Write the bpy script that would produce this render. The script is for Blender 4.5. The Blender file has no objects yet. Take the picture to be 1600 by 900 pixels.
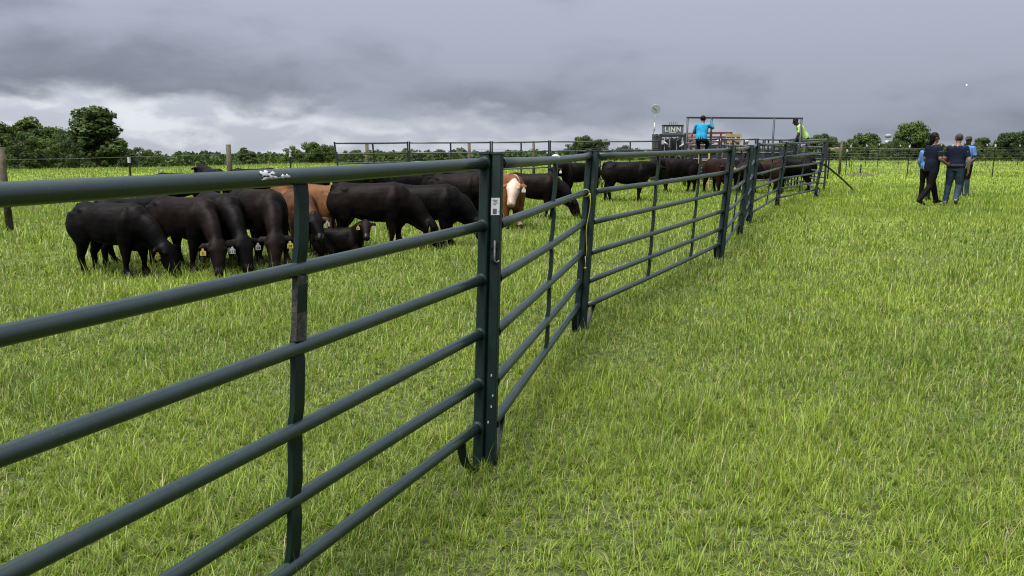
import bpy, math, random
import numpy as np
from mathutils import Vector, Matrix, kdtree
from math import sin, cos, pi, radians, atan2, sqrt

random.seed(7)
rng = np.random.default_rng(7)
SC = bpy.context.scene
COL = SC.collection

# ------------------------------------------------------------------ camera
CAM_H, PITCH, FPX, HOR = 1.62, math.atan(230 / 1200), 1200.0, 220.0
cam_d = bpy.data.cameras.new('camera'); cam = bpy.data.objects.new('camera', cam_d)
COL.objects.link(cam); SC.camera = cam
cam.location = (0, 0, CAM_H); cam.rotation_euler = (pi / 2 - PITCH, 0, 0)
cam_d.sensor_width = 36; cam_d.lens = 27.0; cam_d.clip_start = 0.05; cam_d.clip_end = 5000

# ------------------------------------------------------------------ exposure
EXPO = 3.06
SC.view_settings.view_transform = 'Standard'; SC.view_settings.look = 'None'
SC.view_settings.gamma = 1; SC.view_settings.exposure = EXPO
SC.view_settings.use_curve_mapping = False
SC.render.engine = 'CYCLES'
SC.cycles.use_denoising = True; SC.cycles.filter_width = 1.15
SC.cycles.max_bounces = 4; SC.cycles.diffuse_bounces = 2; SC.cycles.glossy_bounces = 2
SC.cycles.transmission_bounces = 2; SC.cycles.transparent_max_bounces = 6
SC.cycles.caustics_reflective = False; SC.cycles.caustics_refractive = False

# ------------------------------------------------------------------ node helpers
def N(nt, typ, ins=None, **props):
    n = nt.nodes.new(typ)
    for k, v in props.items(): setattr(n, k, v)
    for k, v in (ins or {}).items():
        s = n.inputs[k]
        if isinstance(v, bpy.types.NodeSocket): nt.links.new(v, s)
        else: s.default_value = v
    return n
def mth(nt, op, a, b=None, c=None, clamp=False):
    n = nt.nodes.new('ShaderNodeMath'); n.operation = op; n.use_clamp = clamp
    for i, v in enumerate((a, b, c)):
        if v is None: continue
        if isinstance(v, bpy.types.NodeSocket): nt.links.new(v, n.inputs[i])
        else: n.inputs[i].default_value = v
    return n.outputs[0]
def mixc(nt, f, a, b, blend='MIX'):
    n = nt.nodes.new('ShaderNodeMix'); n.data_type = 'RGBA'; n.blend_type = blend
    for s, v in ((n.inputs[0], f), (n.inputs[6], a), (n.inputs[7], b)):
        if isinstance(v, bpy.types.NodeSocket): nt.links.new(v, s)
        else: s.default_value = v if not isinstance(v, tuple) or len(v) == 4 else v + (1,)
    return n.outputs[2]
def ramp(nt, fac, stops, interp='EASE'):
    n = nt.nodes.new('ShaderNodeValToRGB'); cr = n.color_ramp; cr.interpolation = interp
    while len(cr.elements) < len(stops): cr.elements.new(0.5)
    for e, (p, c) in zip(cr.elements, stops):
        e.position = p; e.color = (c, c, c, 1) if isinstance(c, (int, float)) else tuple(c) + (1,)
    nt.links.new(fac, n.inputs[0]); return n.outputs[0]

# ------------------------------------------------------------------ sky: heavy overcast, paler low in the west (left)
SUN_EL, SUN_AZ = radians(68), radians(-130)          # azimuth from +Y towards +X
world = bpy.data.worlds.new('World'); SC.world = world; world.use_nodes = True
nt = world.node_tree; nt.nodes.clear()
tc = N(nt, 'ShaderNodeTexCoord')
sep = N(nt, 'ShaderNodeSeparateXYZ', {0: tc.outputs['Generated']})
X, Y, Z = sep.outputs
vec = N(nt, 'ShaderNodeCombineXYZ', {0: X, 1: Y, 2: mth(nt, 'MULTIPLY', Z, 2.5)}).outputs[0]
n_big = N(nt, 'ShaderNodeTexNoise', {'Vector': vec, 'Scale': 1.9, 'Detail': 6.0, 'Roughness': .48, 'Distortion': .35}).outputs[0]
n_med = N(nt, 'ShaderNodeTexNoise', {'Vector': vec, 'Scale': 7.5, 'Detail': 7.0, 'Roughness': .52, 'Distortion': .3}).outputs[0]
n_fine = N(nt, 'ShaderNodeTexNoise', {'Vector': vec, 'Scale': 15.0, 'Detail': 6.0, 'Roughness': .5, 'Distortion': .2}).outputs[0]
DARK, MID, WHITE = (.198, .226, .284), (.365, .402, .492), (.90, .94, 1.0)
body = mth(nt, 'ADD', mth(nt, 'MULTIPLY', n_big, .68), mth(nt, 'MULTIPLY', n_med, .32))
east = N(nt, 'ShaderNodeMapRange', {0: X, 1: -.45, 2: .6, 3: 0.0, 4: 1.0}, clamp=True).outputs[0]
lift = mth(nt, 'ADD', body, mth(nt, 'MULTIPLY', east, .15))
basec = mixc(nt, ramp(nt, lift, [(.38, 0), (.60, 1)]), DARK, MID)
# clear pale strip under the cloud base
edge = mth(nt, 'ADD', mth(nt, 'ADD', Z, mth(nt, 'MULTIPLY', mth(nt, 'SUBTRACT', n_med, .5), .085)),
           mth(nt, 'MULTIPLY', mth(nt, 'SUBTRACT', n_fine, .5), .035))
edge = mth(nt, 'ADD', edge, mth(nt, 'MULTIPLY', X, .060))
strip = N(nt, 'ShaderNodeMapRange', {0: edge, 1: .036, 2: .008, 3: 0.0, 4: 1.0}, interpolation_type='SMOOTHSTEP').outputs[0]
whitec = mixc(nt, ramp(nt, n_fine, [(.38, 0), (.62, 1)]), (.60, .64, .73), WHITE)
whitec = mixc(nt, east, whitec, (.44, .475, .56))
cl = mixc(nt, mth(nt, 'MULTIPLY', strip, .92), basec, whitec)
sky = N(nt, 'ShaderNodeTexSky', sky_type='NISHITA')
sky.sun_disc = False; sky.sun_elevation = SUN_EL; sky.sun_rotation = SUN_AZ
skyc = N(nt, 'ShaderNodeVectorMath', {0: sky.outputs[0], 'Scale': .10}, operation='SCALE').outputs[0]
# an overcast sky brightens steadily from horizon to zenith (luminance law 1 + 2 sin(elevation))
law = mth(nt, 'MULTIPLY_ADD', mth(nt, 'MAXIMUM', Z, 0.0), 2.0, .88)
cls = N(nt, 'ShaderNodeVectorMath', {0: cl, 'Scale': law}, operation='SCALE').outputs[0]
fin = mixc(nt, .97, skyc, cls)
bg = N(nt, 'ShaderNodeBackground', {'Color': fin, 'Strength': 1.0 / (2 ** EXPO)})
out = N(nt, 'ShaderNodeOutputWorld'); nt.links.new(bg.outputs[0], out.inputs[0])

# ------------------------------------------------------------------ sun through thick cloud
sd = bpy.data.lights.new('sun', 'SUN'); so = bpy.data.objects.new('sun', sd); COL.objects.link(so)
sd.energy = 1.5; sd.angle = radians(55); sd.color = (1.0, .97, .92)
sdir = Vector((cos(SUN_EL) * sin(SUN_AZ), cos(SUN_EL) * cos(SUN_AZ), sin(SUN_EL)))
so.rotation_euler = (-sdir).to_track_quat('-Z', 'Y').to_euler(); so.location = (0, 0, 30)

# ------------------------------------------------------------------ geometry of the place
def terr(x, y):
    """height of the field: level round the pen, falling away beyond a soft brow"""
    x = np.asarray(x, float); y = np.asarray(y, float)
    r = np.hypot(x, y); az = np.clip(np.arctan2(x, y), -1.0, 1.0)
    cb = 54 + 12 * (az / .58)
    t = np.maximum(r - cb, 0)
    z = np.where(t < 26, -.001 * t * t, -.676 - .052 * (t - 26))
    far = np.maximum(t - 120, 0)
    z = z + .018 * far
    z = z + .018 * np.sin(x * .9 + 1.3) * np.sin(y * .75) * np.clip(r / 6, 0, 1) + .03 * np.sin(x * .31 + y * .22) * np.clip((r - 8) / 20, 0, 1)
    return z
def tz(x, y): return float(terr(x, y))
def ray(px, py):
    u, v = (px - 800) / FPX, (py - 450) / FPX
    return Vector((u, cos(PITCH) - v * sin(PITCH), -sin(PITCH) - v * cos(PITCH)))
def ground(px, py):
    """where the line of sight through a pixel meets the level field"""
    d = ray(px, py); t = CAM_H / -d.z
    for _ in range(4):
        p = Vector((0, 0, CAM_H)) + d * t
        t = (CAM_H - tz(p.x, p.y)) / -d.z
    p = Vector((0, 0, CAM_H)) + d * t
    return Vector((p.x, p.y, tz(p.x, p.y)))
def gs(px, s): return ground(px, HOR + 1.62 * s)
def at_range(px, py, Yd):
    d = ray(px, py); return Vector((0, 0, CAM_H)) + d * (Yd / d.y)

# ------------------------------------------------------------------ mesh helpers
def mesh_from(name, verts, faces, smooth=True, mats=(), midx=None):
    me = bpy.data.meshes.new(name)
    me.from_pydata([tuple(v) for v in verts], [], [tuple(f) for f in faces])
    for m in mats: me.materials.append(m)
    if smooth: me.polygons.foreach_set('use_smooth', [True] * len(me.polygons))
    if midx is not None: me.polygons.foreach_set('material_index', list(midx))
    me.update(); return me
class MB:
    def __init__(s): s.v, s.f, s.m = [], [], []
    def add(s, v, f, m=0):
        o = len(s.v); s.v += [tuple(p) for p in v]; s.f += [tuple(i + o for i in q) for q in f]; s.m += [m] * len(f); return s
    def tube(s, pts, r, n=10, m=0, cap=True):
        pts = [Vector(p) for p in pts]; rs = r if isinstance(r, (list, tuple)) else [r] * len(pts)
        V, F = [], []; ref = None
        for i, p in enumerate(pts):
            t = (pts[min(i + 1, len(pts) - 1)] - pts[max(i - 1, 0)]).normalized()
            if ref is None: ref = Vector((0, 0, 1)) if abs(t.z) < .9 else Vector((1, 0, 0))
            a = t.cross(ref).normalized(); b = a.cross(t); ref = b
            V += [p + (a * cos(2 * pi * k / n) + b * sin(2 * pi * k / n)) * rs[i] for k in range(n)]
        for i in range(len(pts) - 1):
            for k in range(n):
                F.append((i * n + k, i * n + (k + 1) % n, (i + 1) * n + (k + 1) % n, (i + 1) * n + k))
        if cap: F.append(tuple(range(n - 1, -1, -1))); F.append(tuple((len(pts) - 1) * n + k for k in range(n)))
        return s.add(V, F, m)
    def beam(s, p0, p1, w, d, side=(1, 0, 0), m=0, bev=0.0):
        """rectangular bar from p0 to p1; w along side, d across"""
        p0, p1 = Vector(p0), Vector(p1); t = (p1 - p0).normalized()
        a = Vector(side); a = (a - t * a.dot(t)).normalized(); b = t.cross(a)
        if bev > 0:
            c = [(w / 2 - bev, -d / 2), (w / 2, -d / 2 + bev), (w / 2, d / 2 - bev), (w / 2 - bev, d / 2), (-w / 2 + bev, d / 2), (-w / 2, d / 2 - bev), (-w / 2, -d / 2 + bev), (-w / 2 + bev, -d / 2)]
        else: c = [(w / 2, -d / 2), (w / 2, d / 2), (-w / 2, d / 2), (-w / 2, -d / 2)]
        n = len(c); V = [p + a * x + b * y for p in (p0, p1) for x, y in c]
        F = [(k, (k + 1) % n, n + (k + 1) % n, n + k) for k in range(n)] + [tuple(range(n - 1, -1, -1)), tuple(range(n, 2 * n))]
        return s.add(V, F, m)
    def box(s, c, d, m=0, bev=0.0):
        c = Vector(c); return s.beam(c - Vector((0, 0, d[2] / 2)), c + Vector((0, 0, d[2] / 2)), d[0], d[1], (1, 0, 0), m, bev)
    def strap(s, pts, w, th, side, m=0):
        """flat bar following pts"""
        pts = [Vector(p) for p in pts]; V, F = [], []
        for i, p in enumerate(pts):
            t = (pts[min(i + 1, len(pts) - 1)] - pts[max(i - 1, 0)]).normalized()
            a = Vector(side); a = (a - t * a.dot(t)).normalized(); b = t.cross(a)
            V += [p + a * w / 2 - b * th / 2, p + a * w / 2 + b * th / 2, p - a * w / 2 + b * th / 2, p - a * w / 2 - b * th / 2]
        for i in range(len(pts) - 1):
            for k in range(4): F.append((i * 4 + k, i * 4 + (k + 1) % 4, i * 4 + 4 + (k + 1) % 4, i * 4 + 4 + k))
        F += [(3, 2, 1, 0), tuple((len(pts) - 1) * 4 + k for k in range(4))]
        return s.add(V, F, m)
    def ball(s, c, r, m=0, nu=12, nv=8):
        c = Vector(c); r = r if isinstance(r, (tuple, list)) else (r, r, r); V, F = [c + Vector((0, 0, r[2]))], []
        for j in range(1, nv):
            th = pi * j / nv
            V += [c + Vector((r[0] * sin(th) * cos(2 * pi * i / nu), r[1] * sin(th) * sin(2 * pi * i / nu), r[2] * cos(th))) for i in range(nu)]
        V.append(c - Vector((0, 0, r[2])))
        for i in range(nu):
            F.append((0, 1 + i, 1 + (i + 1) % nu)); F.append((len(V) - 1, 1 + (nv - 2) * nu + (i + 1) % nu, 1 + (nv - 2) * nu + i))
            for j in range(nv - 2): F.append((1 + j * nu + i, 1 + (j + 1) * nu + i, 1 + (j + 1) * nu + (i + 1) % nu, 1 + j * nu + (i + 1) % nu))
        return s.add(V, F, m)
    def mesh(s, name, mats, smooth=True): return mesh_from(name, s.v, s.f, smooth, mats if isinstance(mats, (list, tuple)) else [mats], s.m)
    def build(s, name, mats, parent=None, smooth=False):
        return obj(name, s.mesh(name, mats, smooth), parent)
def obj(name, me, parent=None):
    o = bpy.data.objects.new(name, me); COL.objects.link(o)
    if parent is not None:
        o.parent = parent
    return o
def thing(name, label, cat, loc=(0, 0, 0), rz=0, group=None, scale=1):
    o = bpy.data.objects.new(name, None); COL.objects.link(o); o.empty_display_size = .2
    o.location = loc; o.rotation_euler = (0, 0, rz); o.scale = (scale,) * 3
    return tag(o, label, cat, group)
def tag(o, label=None, cat=None, group=None, kind=None):
    if label: o['label'] = label
    if cat: o['category'] = cat
    if group: o['group'] = group
    if kind: o['kind'] = kind
    return o

# ------------------------------------------------------------------ materials
MATS = {}
def mat(name, col, rough=.5, metal=0, noise=None, bump=None, spec=.5, sheen=0, coat=0, obj_coord=True):
    """noise = (scale, colour2, low, high); bump = (scale, strength)"""
    if name in MATS: return MATS[name]
    m = bpy.data.materials.new(name); m.use_nodes = True; nt = m.node_tree
    b = nt.nodes['Principled BSDF']
    b.inputs['Base Color'].default_value = tuple(col) + (1,)
    b.inputs['Roughness'].default_value = rough; b.inputs['Metallic'].default_value = metal
    b.inputs['Specular IOR Level'].default_value = spec
    b.inputs['Sheen Weight'].default_value = sheen; b.inputs['Coat Weight'].default_value = coat
    tc = N(nt, 'ShaderNodeTexCoord'); co = tc.outputs['Object']
    if noise:
        layers = noise if isinstance(noise, list) else [noise]
        c = tuple(col) + (1,)
        for sc_, c2, lo, hi in layers:
            t = N(nt, 'ShaderNodeTexNoise', {'Vector': co, 'Scale': sc_, 'Detail': 5.0, 'Roughness': .6}).outputs[0]
            c = mixc(nt, ramp(nt, t, [(lo, 0), (hi, 1)], 'LINEAR'), c, tuple(c2) + (1,))
        nt.links.new(c, b.inputs['Base Color'])
    if bump:
        t = N(nt, 'ShaderNodeTexNoise', {'Vector': co, 'Scale': bump[0], 'Detail': 4.0}).outputs[0]
        bn = N(nt, 'ShaderNodeBump', {'Height': t, 'Strength': bump[1], 'Distance': .02}); nt.links.new(bn.outputs[0], b.inputs['Normal'])
    MATS[name] = m; return m
def foliage(name, c1, c2, transl=.25):
    m = bpy.data.materials.new(name); m.use_nodes = True; nt = m.node_tree; b = nt.nodes['Principled BSDF']
    g = N(nt, 'ShaderNodeNewGeometry'); oi = N(nt, 'ShaderNodeObjectInfo')
    n1 = N(nt, 'ShaderNodeTexNoise', {'Vector': g.outputs['Position'], 'Scale': .5, 'Detail': 3.0}).outputs[0]
    f = mth(nt, 'ADD', mth(nt, 'MULTIPLY', n1, .8), mth(nt, 'MULTIPLY', g.outputs['Random Per Island'], .45))
    f = mth(nt, 'ADD', f, mth(nt, 'MULTIPLY', oi.outputs['Random'], .3))
    c = mixc(nt, ramp(nt, f, [(.35, 0), (1.05, 1)]), c1, c2)
    nt.links.new(c, b.inputs['Base Color']); b.inputs['Roughness'].default_value = .7; b.inputs['Specular IOR Level'].default_value = .08
    tr = N(nt, 'ShaderNodeBsdfTranslucent', {'Color': c})
    mx = N(nt, 'ShaderNodeMixShader', {0: transl, 1: b.outputs[0], 2: tr.outputs[0]})
    nt.links.new(mx.outputs[0], nt.nodes['Material Output'].inputs[0]); MATS[name] = m; return m

M_PAINT = mat('green_paint', (.0038, .0125, .0108), .34, 0, [(7, (.0068, .0180, .0160), .40, .70), (18, (.016, .020, .018), .60, .70), (75, (.085, .09, .085), .70, .73)], (180, .04), .75)
M_PAINT_D = mat('dark_green_paint', (.0022, .0092, .0076), .42, 0, [(9, (.0045, .0125, .0105), .42, .7), (20, (.016, .013, .010), .62, .70), (55, (.07, .068, .06), .70, .73)], (150, .08), .22)
M_BARE = mat('worn_steel', (.02, .02, .019), .5, .3, (30, (.05, .048, .045), .45, .6), (90, .2))
M_GALV = mat('grey_pipe', (.055, .060, .068), .45, .2, (12, (.028, .030, .034), .5, .7), (120, .06), .4)
M_PIPE = mat('dark_grey_pipe', (.018, .020, .024), .5, .1, (10, (.028, .024, .022), .55, .75), (120, .06), .3)
M_WHITE = mat('white_paint', (.36, .36, .36), .5, 0, (14, (.24, .24, .22), .55, .75))
M_STICK = mat('white_sticker', (.26, .26, .27), .55, 0, (40, (.10, .10, .10), .58, .66))
M_INK = mat('black_ink', (.015, .015, .015), .6)
M_YTAG = mat('yellow_tag', (.34, .26, .05), .5)
M_WTAG = mat('white_tag', (.36, .36, .32), .5)
M_WOOD = mat('grey_wood', (.060, .054, .036), .85, 0, [(5, (.030, .028, .018), .45, .65), (22, (.095, .085, .06), .55, .8)], (40, .5), .15)
M_TPOST = mat('dark_steel_post', (.006, .007, .007), .6, spec=.2)
M_WIRE = mat('wire', (.12, .12, .12), .5, .5)
M_RUBBER = mat('rubber', (.008, .008, .008), .75, spec=.15)
M_TAN = mat('tan_wood', (.25, .18, .09), .75, 0, (12, (.15, .105, .05), .5, .7))
M_RED = mat('red_paint', (.11, .022, .024), .5, 0, (8, (.07, .025, .025), .5, .7))
M_PINK = mat('faded_red_sheet', (.32, .17, .16), .5, 0, (6, (.22, .08, .075), .5, .7))
M_BOX = mat('chute_grey', (.066, .072, .080), .5, 0, (9, (.05, .055, .06), .5, .7))
M_CORD = mat('yellow_cord', (.26, .25, .025), .7)
M_SOIL = mat('soil', (.03, .022, .015), .95, 0, (9, (.05, .045, .02), .45, .65), (20, .6))

# ------------------------------------------------------------------ the ground sheet
def ground_mat():
    m = bpy.data.materials.new('pasture'); m.use_nodes = True; nt = m.node_tree; b = nt.nodes['Principled BSDF']
    g = N(nt, 'ShaderNodeNewGeometry'); P = g.outputs['Position']
    n1 = N(nt, 'ShaderNodeTexNoise', {'Vector': P, 'Scale': .22, 'Detail': 5.0}).outputs[0]
    n2 = N(nt, 'ShaderNodeTexNoise', {'Vector': P, 'Scale': 2.6, 'Detail': 6.0, 'Roughness': .65}).outputs[0]
    n3 = N(nt, 'ShaderNodeTexNoise', {'Vector': P, 'Scale': 22.0, 'Detail': 5.0, 'Roughness': .7}).outputs[0]
    grass = mixc(nt, ramp(nt, n1, [(.38, 0), (.62, 1)]), (.108, .158, .017), (.148, .198, .021))
    grass = mixc(nt, ramp(nt, n2, [(.40, 0), (.66, 1)]), grass, (.085, .118, .014))
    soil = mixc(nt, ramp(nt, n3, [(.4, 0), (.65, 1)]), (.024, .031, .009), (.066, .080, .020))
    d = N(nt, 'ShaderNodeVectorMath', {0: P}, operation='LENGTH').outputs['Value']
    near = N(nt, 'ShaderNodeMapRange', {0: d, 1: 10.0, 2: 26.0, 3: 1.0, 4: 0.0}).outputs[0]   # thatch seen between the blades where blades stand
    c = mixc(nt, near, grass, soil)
    nt.links.new(c, b.inputs['Base Color']); b.inputs['Roughness'].default_value = .9; b.inputs['Specular IOR Level'].default_value = .15
    bn = N(nt, 'ShaderNodeBump', {'Height': n3, 'Strength': .5, 'Distance': .05}); nt.links.new(bn.outputs[0], b.inputs['Normal'])
    return m
def build_ground():
    rs = np.concatenate([np.linspace(.0, 30, 61)[1:], np.geomspace(31, 1400, 90)])
    na = 180; th = np.linspace(0, 2 * pi, na, endpoint=False)
    V = [(0, 0, tz(0, 0))]; F = []
    R, T = np.meshgrid(rs, th, indexing='ij'); x, y = R * np.sin(T), R * np.cos(T); z = terr(x, y)
    V += list(zip(x.ravel(), y.ravel(), z.ravel()))
    for k in range(na): F.append((0, 1 + (k + 1) % na, 1 + k))
    for i in range(len(rs) - 1):
        a = 1 + i * na; b2 = a + na
        for k in range(na):
            k2 = (k + 1) % na; F.append((a + k, a + k2, b2 + k2, b2 + k))
    o = obj('ground', mesh_from('ground', V, F, True, [ground_mat()])); tag(o, 'green pasture field', None, None, 'structure')
build_ground()

# ------------------------------------------------------------------ grass
def grass_mat(name, cA, cB, cC):
    m = bpy.data.materials.new(name); m.use_nodes = True; nt = m.node_tree; b = nt.nodes['Principled BSDF']
    g = N(nt, 'ShaderNodeNewGeometry'); P = g.outputs['Position']
    n1 = N(nt, 'ShaderNodeTexNoise', {'Vector': P, 'Scale': .30, 'Detail': 4.0}).outputs[0]
    n2 = N(nt, 'ShaderNodeTexNoise', {'Vector': P, 'Scale': 1.7, 'Detail': 4.0}).outputs[0]
    f = mth(nt, 'ADD', mth(nt, 'MULTIPLY', n1, .55), mth(nt, 'MULTIPLY', n2, .45))
    rnd = g.outputs['Random Per Island']
    f = mth(nt, 'ADD', f, mth(nt, 'MULTIPLY', mth(nt, 'SUBTRACT', rnd, .5), .34))
    c = mixc(nt, ramp(nt, f, [(.36, 0), (.66, 1)]), cA, cB)
    dry = mth(nt, 'GREATER_THAN', mth(nt, 'FRACT', mth(nt, 'MULTIPLY', rnd, 37.0)), .90)
    c = mixc(nt, mth(nt, 'MULTIPLY', dry, .8), c, cC)
    nt.links.new(c, b.inputs['Base Color']); b.inputs['Roughness'].default_value = .48; b.inputs['Specular IOR Level'].default_value = .3
    tr = N(nt, 'ShaderNodeBsdfTranslucent', {'Color': c})
    mx = N(nt, 'ShaderNodeMixShader', {0: .38, 1: b.outputs[0], 2: tr.outputs[0]})
    nt.links.new(mx.outputs[0], nt.nodes['Material Output'].inputs[0]); return m
M_GRASS = grass_mat('grass_blade', (.088, .147, .017), (.190, .252, .026), (.26, .23, .11))
def blades(x, y, L, w, lean, segs, seed):
    """many separate blades: each a bent tapering strip rooted at x, y"""
    g = np.random.default_rng(seed); n = len(x)
    az = g.uniform(0, 2 * pi, n); l0 = g.uniform(0, .55, n) * lean; l1 = l0 + g.uniform(.25, 1.25, n) * lean
    px, py = -np.sin(az), np.cos(az); cx, cy, cz = x.copy(), y.copy(), terr(x, y) - .012; gz = cz + .016
    nv = 2 * segs + 1; V = np.zeros((n, nv, 3), np.float32)
    for i in range(segs + 1):
        t = i / segs; wi = w * (1 - t ** 1.8) * .5
        if i == segs: V[:, 2 * segs] = np.stack([cx, cy, cz], 1)
        else:
            V[:, 2 * i] = np.stack([cx - px * wi, cy - py * wi, cz], 1); V[:, 2 * i + 1] = np.stack([cx + px * wi, cy + py * wi, cz], 1)
        an = l0 + (l1 - l0) * t; st = L / segs
        cx = cx + np.cos(az) * np.sin(an) * st; cy = cy + np.sin(az) * np.sin(an) * st
        cz = np.maximum(cz + np.cos(an) * st, gz)
    tri = []
    for i in range(segs - 1): tri += [[2 * i, 2 * i + 1, 2 * i + 3], [2 * i, 2 * i + 3, 2 * i + 2]]
    tri.append([2 * segs - 2, 2 * segs - 1, 2 * segs]); tri = np.array(tri, np.int64)
    F = (tri[None] + (np.arange(n) * nv)[:, None, None]).reshape(-1, 3)
    return V.reshape(-1, 3), F
def raw_mesh(name, V, F, mats):
    me = bpy.data.meshes.new(name); k = F.shape[1]
    me.vertices.add(len(V)); me.vertices.foreach_set('co', np.ascontiguousarray(V, np.float32).ravel())
    me.loops.add(F.size); me.loops.foreach_set('vertex_index', np.ascontiguousarray(F, np.int32).ravel())
    me.polygons.add(len(F)); me.polygons.foreach_set('loop_start', np.arange(0, F.size, k, dtype=np.int32))
    for m in mats: me.materials.append(m)
    me.update(calc_edges=True); return me
def nz(x, y, s, ph):
    return (np.sin(x * s + ph + np.sin(y * s * .7)) * np.cos(y * s * 1.13 - ph * 2 + np.sin(x * s * .6)) + .6 * np.sin(x * s * 2.3 + y * s * 1.7 + ph * 3) * np.sin(y * s * 2.9 - x * s * .8) + .4 * np.sin(x * s * 4.1 - y * s * 3.7 + ph)) / 2
def build_grass():
    def wedge(r0, r1, rho, ex, a0=-.80, a1=.78):
        """random ground points with density rho*(r0/r)**ex between two ranges"""
        p = 2 - ex; n = int((a1 - a0) * rho * r0 ** ex * (r1 ** p - r0 ** p) / p)
        r = (rng.random(n) * (r1 ** p - r0 ** p) + r0 ** p) ** (1 / p); a = rng.uniform(a0, a1, n)
        return r * np.sin(a), r * np.cos(a), r
    VS, FS, off = [], [], 0
    def put(V, F):
        nonlocal off
        VS.append(V); FS.append(F + off); off += len(V)
    for k, (r0, r1, rho, ex, segs) in enumerate(((.4, 4, 10000, 0, 3), (4, 6, 9000, 1.65, 2), (6, 9, 4600, 1.65, 2), (9, 18, 1800, 1.75, 2), (18, 34, 640, 2.3, 1), (34, 95, 95, 1.95, 1))):
        x, y, r = wedge(r0, r1, rho, ex)
        v = nz(x, y, 1.5, .7) + .55 * nz(x, y, 4.6, 2.1) + .30 * nz(x, y, 13, 1.1)
        if k < 4:
            keep = rng.random(len(x)) < np.clip(.92 + .50 * v, .42, 1); x, y, r, v = x[keep], y[keep], r[keep], v[keep]
            # pull roots together into tufts
            cell = .085; jx, jy = np.floor(x / cell), np.floor(y / cell)
            h1 = np.modf(np.abs(np.sin(jx * 127.1 + jy * 311.7) * 43758.5453))[0]; h2 = np.modf(np.abs(np.sin(jx * 269.5 + jy * 183.3) * 43758.5453))[0]
            q = rng.uniform(.1, .8, len(x)); x = x + ((jx + h1) * cell - x) * q; y = y + ((jy + h2) * cell - y) * q
        n = len(x); big = np.clip(1 + .45 * v, .55, 1.6)
        L = rng.uniform(.032, .090, n) * big; tall = rng.random(n) < .05 * np.clip(1 + 1.5 * v, .2, 3); L = np.where(tall, L * 2.1, L)
        w = .0044 * (np.maximum(r, 4) / 4) ** .95 * rng.uniform(.7, 1.3, n)
        lean = rng.uniform(.5, 2.1, n)
        put(*blades(x, y, L * (1 + .022 * np.minimum(r, 18)), w, lean, segs, 100 + k))
    x, y, r = wedge(.4, 10, 3600, .55); put(*blades(x, y, rng.uniform(.05, .13, len(x)), .0034 * np.maximum(r, 4) / 4, rng.uniform(1.5, 2.6, len(x)), 2, 210))   # lying thatch
    # seed stalks standing above the sward
    x, y, r = wedge(1.2, 15, 5.0, 0); put(*blades(x, y, rng.uniform(.22, .42, len(x)), .0035 * np.maximum(r, 4) / 4, rng.uniform(.1, .5, len(x)), 5, 300))
    V = np.concatenate(VS); F = np.concatenate(FS)
    o = obj('grass', raw_mesh('grass', V, F, [M_GRASS])); tag(o, 'bright green pasture grass with long arching blades', 'grass', None, 'stuff')
build_grass()

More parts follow.
